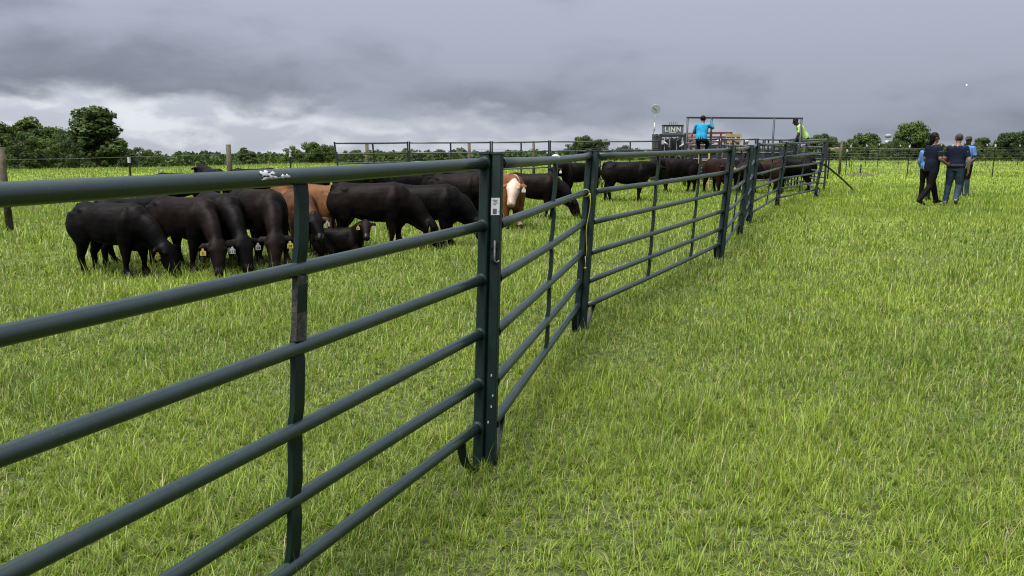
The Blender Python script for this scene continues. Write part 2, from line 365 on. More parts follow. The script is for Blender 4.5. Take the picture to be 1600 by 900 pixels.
# ------------------------------------------------------------------ trees
FOL = [foliage('foliage_oak', (.019, .036, .010), (.058, .090, .021)), foliage('foliage_dark', (.017, .031, .012), (.048, .072, .022)), foliage('foliage_light', (.018, .032, .008), (.054, .078, .016))]
M_BARK = mat('bark', (.025, .02, .016), .9, 0, (6, (.04, .036, .03), .45, .65), (14, .6))
def tree_mesh(kind, seed):
    """unit tree, 1 m tall: trunk with limbs, and a crown of many small leaf sprays"""
    R = random.Random(seed); G = np.random.default_rng(seed); tr = MB(); lobes = []
    if kind == 'pine':
        top = .93; tr.tube([(0, 0, -.05), (.005, .005, .4), (0, .01, .75), (0, 0, top)], [.018, .014, .008, .003], 7)
        for k in range(34):
            z = .30 + .66 * (k / 33) ** .9; a = k * 2.4 + R.uniform(-.4, .4); ln = (.20 * (1 - (z - .3) / .75) + .035) * R.uniform(.7, 1.25)
            e = (cos(a) * ln, sin(a) * ln, z + R.uniform(-.01, .03)); tr.tube([(0, 0, z - .02), e], [.005, .002], 4)
            lobes.append((e, (ln * .45 + .02, ln * .45 + .02, .030 + ln * .12)))
        lobes.append(((0, 0, .96), (.03, .03, .05)))
        nl, sz = 5200, .018
    else:
        wide = {'oak': .40, 'tall': .28, 'bush': .55}[kind]; z0 = {'oak': .30, 'tall': .26, 'bush': .10}[kind]
        tr.tube([(0, 0, -.05), (.01, 0, z0 * .6), (0, .01, z0 + .1), (.01, 0, .62)], [.032, .025, .020, .008], 8)
        nlob = {'oak': 26, 'tall': 26, 'bush': 22}[kind]
        for k in range(nlob):
            a = k * 2.399 + R.uniform(-.5, .5); u = (k + .5) / nlob; z = z0 + .02 + (1 - z0 - .10) * u
            prof = sqrt(max(0, 1 - ((u - .36) / .68) ** 2)) if kind != 'tall' else (1 - .72 * u) * (.6 + .9 * min(u * 3, .45))
            d = wide * prof * R.uniform(.35, 1.0); r = R.uniform(.085, .14) * (1.05 if kind != 'tall' else .9)
            c = (cos(a) * d, sin(a) * d, z); tr.tube([(0, 0, max(.1, z - .16)), (c[0] * .5, c[1] * .5, z - .05), c], [.012, .007, .003], 5)
            lobes.append((c, (r * R.uniform(.9, 1.35), r * R.uniform(.9, 1.35), r * R.uniform(.6, .9))))
        if kind == 'bush':
            for k in range(10): a = k * .63; lobes.append(((cos(a) * .42, sin(a) * .42, .12), (.16, .16, .12)))
        nl, sz = 7500, .023
    per = np.array([l[1][0] * l[1][1] for l in lobes]); ids = G.choice(len(lobes), nl, p=per / per.sum())
    C = np.array([l[0] for l in lobes])[ids]; RR = np.array([l[1] for l in lobes])[ids]
    d = G.normal(size=(nl, 3)); d /= np.linalg.norm(d, axis=1)[:, None]; rad = G.random(nl) ** .45 * 1.08
    P = C + d * RR * rad[:, None]
    nrm = d + G.normal(0, .55, (nl, 3)) + np.array([0, 0, .35]); nrm /= np.linalg.norm(nrm, axis=1)[:, None]
    t = np.cross(nrm, G.normal(size=(nl, 3))); t /= np.linalg.norm(t, axis=1)[:, None]; b = np.cross(nrm, t)
    s = sz * G.uniform(.55, 1.35, nl)[:, None]; e = G.uniform(.45, .9, nl)[:, None]
    k1, k2 = G.uniform(-.4, .4, (nl, 1)), G.uniform(-.4, .4, (nl, 1))
    V = np.stack([P - t * s, P + b * s * e + t * s * k1, P + t * s + nrm * s * .3, P - b * s * e + t * s * k2], 1).reshape(-1, 3)
    F = np.arange(nl * 4).reshape(-1, 4)
    return tr.mesh('trunk', [M_BARK]), V, F
TREES = {}
for kd, n in (('oak', 3), ('tall', 2), ('bush', 2), ('pine', 2)):
    for i in range(n): TREES[kd + str(i)] = tree_mesh(kd, 31 * n + i * 7 + len(kd))
CROWN = {}
def tree(px, top, rng_m, proto, wmul, f, label, group, name='field_tree'):
    """tree whose top is seen at pixel (px, top), standing on the field rng_m metres away"""
    d = ray(px, HOR); hd = Vector((d.x, d.y)).normalized(); x, y = hd.x * rng_m, hd.y * rng_m
    p = at_range(px, top, y); z0 = tz(x, y); H = (p.z - z0)
    t = thing(name, label, 'tree', (x, y, z0), random.uniform(0, 6.28), group); t.scale = (H * wmul, H * wmul, H)
    tm, V, F = TREES[proto]; key = (proto, f)
    if key not in CROWN: CROWN[key] = raw_mesh('crown', V, F, [FOL[f]])
    obj('trunk', tm, t); obj('crown', CROWN[key], t)
GL = 'trees beyond the left end of the field'; GR = 'trees beyond the right end of the field'; GM = 'trees in the distance behind the pen'
for a in [
    (150, 165, 105, 'tall1', 1.5, 1, 'big rounded dark tree standing highest on the left skyline', GL),
    (8, 190, 118, 'oak1', .9, 0, 'broad tree at the left edge above the wooden post', GL),
    (46, 182, 128, 'tall0', 1.1, 2, 'pale green pointed tree second from the left edge', GL),
    (84, 197, 120, 'oak2', .9, 0, 'lower rounded tree just left of the biggest left tree', GL),
    (64, 197, 122, 'oak0', .9, 1, 'dark tree filling the gap right of the pale pointed tree', GL),
    (104, 207, 116, 'oak1', .85, 1, 'dark tree tucked against the left side of the biggest left tree', GL),
    (28, 204, 98, 'bush0', .9, 1, 'dark bushy tree low in front at the left edge', GL),
    (70, 214, 98, 'bush1', .9, 0, 'low bushy tree in front of the pale pointed tree', GL),
    (150, 196, 108, 'oak0', .9, 1, 'dark rounded tree filling the lower half behind the biggest left tree', GL),
    (112, 216, 96, 'bush0', .9, 1, 'dark shrubby tree at the left foot of the biggest left tree', GL),
    (185, 222, 110, 'bush1', .9, 1, 'dark shrubby tree at the right foot of the biggest left tree', GL),
    (208, 229, 180, 'bush0', 1, 1, 'low dark tree right of the biggest left tree, above the white-topped post', GL),
    (235, 232, 190, 'bush1', 1, 0, 'low tree sloping down right of the biggest left tree', GL),
    (380, 230, 230, 'pine0', 1.3, 1, 'small pine just right of the second wooden post', GM),
    (392, 236, 235, 'tall0', 1.1, 1, 'small dark tree beside the small distant pine', GM),
    (455, 227, 150, 'bush0', .8, 0, 'green bushy tree left of the rear panels', GM),
    (487, 221, 150, 'oak2', .9, 0, 'tallest green tree left of the rear panels', GM),
    (512, 226, 152, 'oak1', .9, 2, 'pale green tree touching the left end of the rear panels', GM),
    (545, 234, 160, 'bush1', .9, 0, 'low green tree behind the leftmost rear panel', GM),
    (590, 237, 200, 'bush0', .9, 0, 'low tree behind the second rear panel', GM),
    (655, 236, 230, 'oak0', .9, 1, 'small dark distant tree above the third wooden post gap', GM),
    (690, 233, 235, 'oak1', .9, 1, 'small rounded distant tree behind the middle rear panel', GM),
    (895, 222, 118, 'bush1', .9, 1, 'dark tree at the left of the clump above the standing black cattle', GM),
    (912, 212, 118, 'oak1', .9, 1, 'tallest dark tree of the clump above the standing black cattle', GM),
    (937, 217, 119, 'oak2', .9, 1, 'dark tree at the right of the clump above the standing black cattle', GM),
    (975, 226, 160, 'bush0', .9, 1, 'low dark tree left of the white disc pole', GM),
    (1283, 207, 125, 'oak0', .9, 1, 'dark rounded tree behind the right end of the pen', GR),
    (1302, 219, 130, 'bush1', .9, 1, 'low dark tree above the lone wooden post on the right', GR),
    (1330, 216, 120, 'bush0', .9, 2, 'pale green bushy tree right of the lone wooden post', GR),
    (1356, 207, 126, 'oak2', .95, 0, 'rounded tree left of the water tower', GR),
    (1378, 222, 110, 'bush1', .9, 0, 'low tree beneath the water tower', GR),
    (1420, 190, 112, 'oak1', .95, 0, 'tall airy tree left of the walking people', GR),
    (1446, 207, 114, 'oak0', .85, 1, 'dark tree at the right of the tall airy tree', GR),
    (1399, 216, 108, 'bush0', .9, 1, 'dark bushy tree at the left foot of the tall airy tree', GR),
    (1472, 224, 115, 'tall1', 1.0, 2, 'small light tree seen between the two navy shirts', GR),
    (1535, 214, 118, 'tall1', 1.1, 1, 'dark tree right of the man in the light blue shirt', GR),
    (1520, 226, 112, 'bush1', .9, 1, 'low dark tree just right of the walking people', GR),
    (1552, 229, 104, 'bush0', .8, 2, 'pale low shrub tree near the rightmost fence post', GR),
    (1577, 206, 116, 'oak2', .95, 1, 'broad dark tree near the right edge', GR),
    (1603, 202, 117, 'oak1', .95, 1, 'dark tree cut by the right edge', GR),
    (1640, 205, 118, 'oak0', .95, 1, 'dark tree beyond the right edge', GR),
    (-40, 190, 120, 'oak2', .95, 1, 'dark tree beyond the left edge', GL),
]: tree(*a)
def far_wood():
    G = np.random.default_rng(5); n = 60000
    az = G.uniform(-.80, .80, n); r = G.uniform(330, 420, n)
    edge = nz(az * 60, r * .02, 1.0, .4) + .6 * nz(az * 190, r * .01, 1.0, 1.9) + .5 * nz(az * 420, az, 1.0, 2.7)
    base = terr(r * np.sin(az), r * np.cos(az))
    topel = -.0145 + .0035 * (az / .58) + .0045 * edge + np.where(az > .25, .004, 0)             # sight angle of the canopy line
    topz = CAM_H + topel * r; h = np.maximum(topz - base, 1.5); z = base + h * G.random(n) ** .55
    P = np.stack([r * np.sin(az), r * np.cos(az), z], 1)
    t = G.normal(size=(n, 3)); t /= np.linalg.norm(t, axis=1)[:, None]; b = np.cross(t, G.normal(size=(n, 3))); b /= np.linalg.norm(b, axis=1)[:, None]
    s = G.uniform(.5, 1.3, n)[:, None]
    V = np.stack([P - t * s, P + b * s * .8, P + t * s, P - b * s * .7], 1).reshape(-1, 3)
    o = obj('distant_wood', raw_mesh('distant_wood', V, np.arange(n * 4).reshape(-1, 4), [FOL[1]])); tag(o, 'far wood closing the skyline', 'wood', None, 'stuff')
far_wood()

# ------------------------------------------------------------------ corral panels
RAILZ = [.975, .776, .604, .431, .271, .133]
PGRP = 'round-rail corral panels of the pen'
def catmull(a, b, n, amp, R, ph=None):
    """nearly straight pipe with slight real-life bow and dents"""
    d = b - a; pts = []
    s1, s2 = R.uniform(-1, 1), R.uniform(-1, 1)
    for i in range(n + 1):
        t = i / n; w = sin(pi * t)
        pts.append(a + d * t + Vector((0, 0, -1)) * w * amp * (1 + .5 * s1) + Vector((d.y, -d.x, 0)).normalized() * w * amp * s2 * 1.4)
    return pts
TOPRAIL = {}
def panel(label, A0, A1, B0, B1, ups, seed, rails=RAILZ, r=.0255, post=.052, mats=None, feet=('arc', 'strap'), detail=True, name='corral_panel', group=PGRP, inset=.034, topcap=True):
    """A0/B0 foot and A1/B1 top of the two end posts, world space; parts are built relative to A0"""
    R = random.Random(seed); org = Vector(A0); t = thing(name, label, 'fence panel', org, 0, group)
    mp, mpd = mats or (M_PAINT, M_PAINT_D)
    A0, A1, B0, B1 = [Vector(v) - org for v in (A0, A1, B0, B1)]
    d = (B0 - A0); d.z = 0; L = d.length; d.normalize(); side = Vector((d.y, -d.x, 0))
    A0, A1 = A0 + d * inset, A1 + d * inset; B0, B1 = B0 - d * inset, B1 - d * inset
    for p0, p1 in ((A0, A1), (B0, B1)):
        mb = MB(); mb.beam(p0 - Vector((0, 0, .03)), p1, post, post, d, bev=.006); po = mb.build('end_post', mpd, t)
        if detail:
            cp = MB(); cp.beam(p1 + (p1 - p0).normalized() * .001, p1 + (p1 - p0).normalized() * .008, post + .006, post + .006, d); cp.build('post_cap', mpd, po)
    for k, f in enumerate(rails):
        a, b = A0.lerp(A1, f) + d * post / 2, B0.lerp(B1, f) - d * post / 2
        mb = MB(); rr = r * (1.12 if k == 0 else 1)
        cpts = catmull(a, b, 10 if detail else 4, .006, R); TOPRAIL.setdefault(seed, [p_ + org for p_ in cpts])
        mb.tube(cpts, rr, 14 if detail else 8); ro = mb.build('rail', mp, t, True)
        if detail:
            for q, s_ in ((a, 1), (b, -1)):
                w = MB(); w.tube([q - d * s_ * .001, q + d * s_ * .006, q + d * s_ * .014], [rr + .008, rr + .006, rr + .0005], 14, cap=False); w.build('weld_bead', mpd, ro, True)
    for u in ups:
        lo, hi = A0.lerp(B0, u), A1.lerp(B1, u); pts = []; zs = sorted(rails)
        knots = [(zs[0] - .012, -.010)]
        for i in range(len(zs)):
            knots.append((zs[i], -.005))
            if i < len(zs) - 1: knots += [(zs[i] + (zs[i + 1] - zs[i]) * .28, .003), (zs[i] + (zs[i + 1] - zs[i]) * .72, .003 + R.uniform(-.004, .004))]
        knots[-1] = (zs[-1] - .006, -.008)
        for i in range(len(knots) - 1):
            for j in range(4):
                q = j / 4; q2 = q * q * (3 - 2 * q)
                f = knots[i][0] + (knots[i + 1][0] - knots[i][0]) * q; o_ = knots[i][1] + (knots[i + 1][1] - knots[i][1]) * q2
                pts.append(lo.lerp(hi, f) + side * o_)
        mb = MB(); mb.strap(pts, .050, .022, d); uo = mb.build('upright', mpd, t)
        if seed == 1:                                                     # stretch of the nearest upright rubbed to bare steel
            mb = MB(); mb.strap([lo.lerp(hi, zs[-3] + .012 + (zs[-2] - zs[-3] - .03) * i / 6) + side * .0025 for i in range(7)], .0515, .0240, d); mb.build('worn_patch', M_BARE, uo)
    for end, kind, sg in ((0, feet[0], 1), (1, feet[1], -1)):
        p0, p1 = (A0, A1) if end == 0 else (B0, B1)
        if kind == 'arc':
            zr = p0.lerp(p1, rails[-1]); pts = []
            a = zr + d * sg * .20; b = p0 + d * sg * .035 + Vector((0, 0, .01))
            for i in range(9):
                q = i / 8 * pi / 2; pts.append(Vector((a.x + (b.x - a.x) * (1 - cos(q)), a.y + (b.y - a.y) * (1 - cos(q)), a.z + (b.z - a.z) * sin(q))))
            mb = MB(); mb.strap(pts, .045, .010, side); mb.build('foot_brace', mpd, t)
        elif kind == 'strap':
            a = p0.lerp(p1, rails[-1] + .004) + d * sg * .23; b = p0 + d * sg * .04
            mb = MB(); mb.strap([a, a.lerp(b, .5) + d * sg * .012, b], .042, .010, side); mb.build('foot_brace', mpd, t)
        elif kind == 'wheel':
            c = p0 + Vector((0, 0, .15)) + side * .07
            hub = MB(); hub.tube([c - side * .07, c + side * .04], .014, 8); ho = hub.build('axle', M_GALV, t)
            ty = MB(); pr = [(.145, -.03), (.155, 0), (.145, .03), (.10, .034), (.10, -.034)]; n = 20; V = []; F = []
            for i in range(n):
                q = 2 * pi * i / n; e = d * cos(q) + Vector((0, 0, 1)) * sin(q); V += [c + e * rr + side * ss for rr, ss in pr]
            for i in range(n):
                for j in range(5): F.append((i * 5 + j, i * 5 + (j + 1) % 5, ((i + 1) % n) * 5 + (j + 1) % 5, ((i + 1) % n) * 5 + j))
            ty.add(V, F); w = ty.build('tyre', M_RUBBER, t, True)
            rm = MB(); rm.tube([c - side * .025, c + side * .025], .098, 18); rm.build('rim', M_WHITE, w)
    return t, d, side
def jt(bx, by, tx, ty):
    b = ground(bx, by); dr = ray(tx, ty); k = (b.y * cos(PITCH) - (b.z - CAM_H) * sin(PITCH)); p = Vector((0, 0, CAM_H)) + dr * k   # same camera depth as the foot
    return b, p
J1 = jt(757, 730, 769, 243); J2 = jt(905, 516, 926, 237); J3 = jt(1124, 405, 1144, 230)
J4 = jt(1155, 368, 1173, 227); J5 = jt(1169, 349, 1184, 223); J6 = jt(1213, 322, 1229, 222); J7 = jt(1274, 308, 1291, 219)
dirp = (ground(468, 1010) - J1[0]); 
# the nearest panel runs from the first joint past the camera's left
upb = ground(474, 962); dirp = (upb - J1[0]); dirp.z = 0; dirp.normalize()
J0b = J1[0] + dirp * 3.05; J0b.z = tz(J0b.x, J0b.y); lean0 = (J1[1] - J1[0]); J0 = (J0b, J0b + lean0)
LAT = Vector((.029, 0, 0))
def jl(J): return J[0] - LAT, J[1] - LAT
def jr(J): return J[0] + LAT, J[1] + LAT
P0, d0, s0 = panel('nearest dark green corral panel running off the left edge with a torn white sticker', *jr(J0), *jl(J1), [.533], 1, inset=.0, feet=('strap', 'arc'))
P1, d1, s1 = panel('second dark green panel from the camera with a white barcode label on its near post', *jr(J1), *jl(J2), [.5], 2, inset=.0, feet=('strap', 'arc'))
P2, d2, s2 = panel('long dark green panel with two uprights, third from the camera', *jr(J2), *jl(J3), [.36, .70], 3, inset=.0, feet=('strap', 'arc'))
panel('fourth dark green panel from the camera, seen nearly edge on', *jr(J3), *jl(J4), [.5], 4, inset=.0, feet=('strap', 'arc'), detail=False)
panel('short fifth dark green panel, seen edge on before the wheeled panels', *jr(J4), *jl(J5), [.5], 5, inset=.0, feet=('strap', 'strap'), detail=False)
panel('wheeled panel in front of the brown cattle, sixth from the camera', *jr(J5), *jl(J6), [.55], 6, inset=.0, feet=('strap', 'wheel'), detail=False)
panel('last wheeled panel at the right end of the pen, propped by a pole', *jr(J6), *jl(J7), [.5], 7, inset=.0, feet=(None, 'wheel'), detail=False)
def up(p, h, lx=0, ly=0): return Vector((p.x + lx, p.y + ly, p.z + h))
RB = [gs(533, 54), gs(640, 50), gs(768, 48), gs(858, 45), gs(936, 43), gs(1028, 41)]
RB_T = [up(p, 1.62, .0, .0) for p in RB]; RB_T[0] = up(RB[0], 1.60, -.16, 0)
RL = ['leftmost rear panel with a leaning end post', 'second rear panel from the left, behind the grazing black cattle', 'third rear panel from the left, beyond the red white-faced animal',
      'fourth rear panel from the left, behind the small standing black animal', 'rear panel next to the squeeze chute']
MG = (M_GALV, M_PIPE)
for i in range(5):
    panel('grey ' + RL[i], RB[i], RB_T[i], RB[i + 1], RB_T[i + 1], [.5], 20 + i, mats=MG, detail=False, feet=('strap', 'strap'), r=.024, post=.042, group='grey panels along the back of the pen')
AL = [gs(1066, 44), gs(1122, 44.5), gs(1178, 45.5), gs(1232, 46)]
ALN = ['alley panel under the worker in blue', 'alley panel between the two workers, left half', 'alley panel between the two workers, right half']
for i in range(3):
    panel('grey ' + ALN[i], AL[i], up(AL[i], 1.66), AL[i + 1], up(AL[i + 1], 1.66), [.33, .67], 40 + i, mats=MG, rails=[.985, .86, .72, .58, .44, .30, .16], detail=False, feet=(None, None), r=.024, group='grey panels of the working alley')
BK = [gs(1075, 39.5), gs(1130, 40), gs(1190, 40.5), gs(1238, 41)]
BKN = ['far-side alley panel behind the worker in blue', 'far-side alley panel behind the white-capped workers', 'far-side alley panel left of the worker in yellow']
for i in range(3):
    tb, db, sb = panel('grey ' + BKN[i], BK[i], up(BK[i], 1.70), BK[i + 1], up(BK[i + 1], 1.70), [.5], 50 + i, mats=MG, rails=[.985, .84, .69, .54, .39, .24], detail=False, feet=(None, None), r=.024, group='grey panels of the working alley')
    mb = MB(); e = BK[i + 1] - BK[i]; mb.beam(db * .08 + Vector((0, .03, .70)), e - db * .08 + Vector((0, .03, .70)), 1.15, .012, (0, 0, 1)); mb.build('solid_sheet', M_PIPE, tb)
panel('grey panel turning back from the right end of the pen towards the alley', J7[0] + Vector((.02, .12, 0)), up(J7[0], 1.66, .3, .12), gs(1236, 44), up(gs(1236, 44), 1.66), [.5], 61, mats=MG, detail=False, feet=(None, None), r=.024, rails=[.985, .86, .72, .58, .44, .30, .16], group='grey panels of the working alley')
panel('grey panel closing the pen inside the right wheeled panels', gs(1216, 51), up(gs(1216, 51), 1.6), gs(1236, 46.5), up(gs(1236, 46.5), 1.62), [.5], 62, mats=MG, detail=False, feet=(None, None), r=.024, group='grey panels of the working alley')

panel('grey gate panel folded back behind the last wheeled panel', gs(1240, 45), up(gs(1240, 45), 1.64), gs(1288, 48.5), up(gs(1288, 48.5), 1.62), [.33, .67], 63, mats=MG, detail=False, feet=(None, None), r=.024, rails=[.985, .87, .75, .63, .51, .39, .27, .15], group='grey panels of the working alley')
panel('grey divider panel standing in the alley between the white-capped workers', gs(1142, 45.2), up(gs(1142, 45.2), 1.6), gs(1150, 40.6), up(gs(1150, 40.6), 1.6), [.5], 64, mats=(M_PIPE, M_PIPE), detail=False, feet=(None, None), r=.024, group='grey panels of the working alley')
# stickers, latch and cap on the near panels
def flat_patch(mb, c, u, v, w, h, th=.0015, m=0): mb.beam(c - v * h / 2, c + v * h / 2, w, th, u, m)
def near_details():
    # barcode label on the near post of the second panel
    A0, A1 = jr(J1); fr = -d1; o = Vector(P1.location); ax = (A1 - A0).normalized()
    c = A0.lerp(A1, .838) + fr * .0272 - o; mb = MB(); flat_patch(mb, c, s1, ax, .044, .086); lab = mb.build('barcode_label', M_STICK, P1); 
    mk = MB(); R = random.Random(3)
    for i in range(9): mk_w = R.uniform(.012, .026); flat_patch(mk, c + fr * .0016 - ax * (.012 + i * .0030) + s1 * -.002, s1, ax, .020, R.uniform(.0008, .002), .0008)
    for i in range(4): flat_patch(mk, c + fr * .0016 + ax * (.032 - i * .007) + s1 * R.uniform(-.006, .004), s1, ax, R.uniform(.014, .03), .0022, .0008)
    mk.build('barcode_print', M_INK, lab)
    # latch: two lugs and a drop pin
    for f in (.715, .675):
        c = A0.lerp(A1, f) + fr * .036 - o; mb = MB(); mb.beam(c - ax * .012, c + ax * .012, .030, .022, s1, bev=.003); mb.build('latch_lug', M_PAINT_D, P1)
    c = A0.lerp(A1, .70) + fr * .052 + s1 * .008 - o; mb = MB(); mb.tube([c + ax * .05, c - ax * .05, c - ax * .062 + s1 * .012, c - ax * .050 + s1 * .026], .006, 8); mb.build('drop_pin', M_BARE, P1, True)
    for f in (.20, .235, .30, .15):
        c = A0.lerp(A1, f) + fr * .0268 - o; mb = MB(); flat_patch(mb, c + s1 * random.Random(int(f * 99)).uniform(-.012, .012), s1, ax, .007, .012, .001); mb.build('paint_chip', M_STICK, P1)
    # pale clamp where the second panel's upright meets its top rail
    q = (J1[0].lerp(J2[0], .5)).lerp(J1[1].lerp(J2[1], .5), RAILZ[0]) - o; mb = MB(); mb.tube([q - d1 * .022, q + d1 * .022], .0312, 14); mb.build('clamp_band', M_STICK, P1, True)
    # torn sticker wrapped on the nearest top rail
    o0 = Vector(P0.location); a = J0[0].lerp(J0[1], RAILZ[0]); b = J1[0].lerp(J1[1], RAILZ[0]); R = random.Random(11)
    pts0 = TOPRAIL[1]
    def rail_at(u):
        u = min(max(u, 0), .9999) * (len(pts0) - 1); k = int(u); return pts0[k].lerp(pts0[k + 1], u - k)
    def u_at(px):                                                       # where along the rail a sight line in the photo meets it
        lo, hi = .2, .95
        for _ in range(40):
            m = (lo + hi) / 2; p = rail_at(m) - Vector((0, 0, CAM_H)); x = 800 + FPX * p.x / (p.y * cos(PITCH) - p.z * sin(PITCH)); lo, hi = (m, hi) if x < px else (lo, m)
        return m
    def on_rail(u0, u1, th0, th1, nm, n=7):
        V, F = [], []
        for i in range(n):
            for j in range(5):
                u = u0 + (u1 - u0) * i / (n - 1); th = th0 + (th1 - th0) * j / 4
                if i in (0, n - 1): u += R.uniform(-.003, .003)
                if j in (0, 4): th += R.uniform(-.16, .16)
                p = rail_at(u); nrm = s0 * cos(th) + Vector((0, 0, 1)) * sin(th); V.append(p + nrm * .0296 - o0)
        for i in range(n - 1):
            for j in range(4): F.append((i * 5 + j, i * 5 + j + 1, i * 5 + 6 + j, i * 5 + 5 + j))
        me = mesh_from(nm, V, F, True, [M_STICK]); so_ = obj(nm, me, P0); md = so_.modifiers.new('thick', 'SOLIDIFY'); md.thickness = .0012; return so_
    on_rail(u_at(398), u_at(412), .25, .95, 'torn_sticker'); on_rail(u_at(400), u_at(427), -.08, .16, 'torn_sticker'); on_rail(u_at(413), u_at(421), .42, .72, 'torn_sticker'); on_rail(u_at(429), u_at(442), -.08, .30, 'torn_sticker')
near_details()
def cord():
    a = J1[0].lerp(J2[0], .935); b = J1[1].lerp(J2[1], .935); R = random.Random(4); t = (b - a)
    p2, p4 = a.lerp(b, RAILZ[1]), a.lerp(b, RAILZ[3]); off = s1 * .036; o = Vector((a.x, a.y, 0))
    mb = MB(); ring = [p2 + (s1 * cos(q) + Vector((0, 0, 1)) * sin(q)) * .031 + d1 * .004 * sin(q * 2) - o for q in np.linspace(0, 2 * pi, 13)]; mb.tube(ring, .0036, 6)
    for sh in (-.006, .008):
        pts = [p2.lerp(p4, i / 8) + off * (1 + .25 * sin(i)) + d1 * (sh + .006 * sin(i * 1.3 + sh * 90)) - o for i in range(9)]; mb.tube(pts, .0026, 6)
    e = p4 + off - o; mb.tube([e, e + Vector((0, 0, -.05)) + d1 * .01, e + Vector((0, 0, -.09)) - d1 * .004], .004, 6); mb.ball(e + Vector((0, 0, -.10)), .012)
    c = mb.build('yellow_cord', M_CORD, None, True); c.location = o; tag(c, 'thin yellow cord tied over the second rail and hanging by the second joint post', 'cord')
cord()
def prop_pole():
    a = J7[0].lerp(J7[1], .58) + Vector((.06, -.04, 0)); b = ground(1338, 299); mb = MB(); o = Vector(b); mb.tube([b - o - Vector((0, 0, .04)), (a + b) / 2 - o + Vector((0, 0, .01)), a - o], .028, 10)
    p = mb.build('prop_pole', M_TPOST, None, True); p.location = o; tag(p, 'dark slanting pole propping the right end of the pen', 'pole')
prop_pole()

# ------------------------------------------------------------------ overhead frame, ladder, chute, trailer
def overhead_frame():
    xs = (1070, 1107, 1203, 1245); b = [gs(x, 45.0 + .006 * (x - 1070)) for x in xs]; o = Vector(b[0]); t = thing('overhead_frame', 'tall grey pipe frame rising above the working alley', 'pipe frame', o)
    for p in b:
        mb = MB(); mb.tube([p - o - Vector((0, 0, .05)), p - o + Vector((0, 0, 2.335))], .033, 10); mb.build('frame_post', M_PIPE, t, True)
    mb = MB(); mb.beam(b[0] - o + Vector((-.04, 0, 2.36)), b[3] - o + Vector((.04, 0, 2.36)), .06, .05, (0, 0, 1), bev=.006); mb.build('top_bar', M_PIPE, t)
    mb = MB(); mb.beam(b[0] - o + Vector((-.04, -.05, 1.50)), b[1] - o + Vector((.1, -.05, 1.50)), .05, .05, (0, 0, 1), bev=.006); mb.build('cross_bar', M_GALV, t)
    mb = MB(); mb.beam(b[0] - o + Vector((0, .10, .95)), b[3] - o + Vector((0, .10, .95)), .05, .45, (0, 0, 1)); mb.build('catwalk_deck', M_PIPE, t)
overhead_frame()
def ladder():
    c = gs(1098, 46.2); t = thing('catwalk_ladder', 'tan wooden ladder below the worker in blue', 'ladder', c)
    for x in (-.16, .16):
        mb = MB(); mb.beam((x, -.10, 0), (x, .03, 1.30), .05, .06, (1, 0, 0)); mb.build('ladder_rail', M_TAN, t)
    for k in range(5):
        z = .2 + k * .25; mb = MB(); mb.beam((-.135, -.10 + .1 * z, z), (.135, -.10 + .1 * z, z), .04, .045, (0, 0, 1)); mb.build('rung', M_TAN, t)
ladder()
def text_mesh(txt, size, m, depth=.004):
    cu = bpy.data.curves.new('lettering', 'FONT'); cu.body = txt; cu.size = size; cu.align_x = 'CENTER'; cu.align_y = 'CENTER'; cu.extrude = depth; cu.offset = size * .03; cu.space_character = 1.18
    o = bpy.data.objects.new('lettering', cu); COL.objects.link(o); dg = bpy.context.evaluated_depsgraph_get(); dg.update()
    me = bpy.data.meshes.new_from_object(o.evaluated_get(dg)); COL.objects.unlink(o); bpy.data.objects.remove(o)
    me.materials.clear(); me.materials.append(m); return me
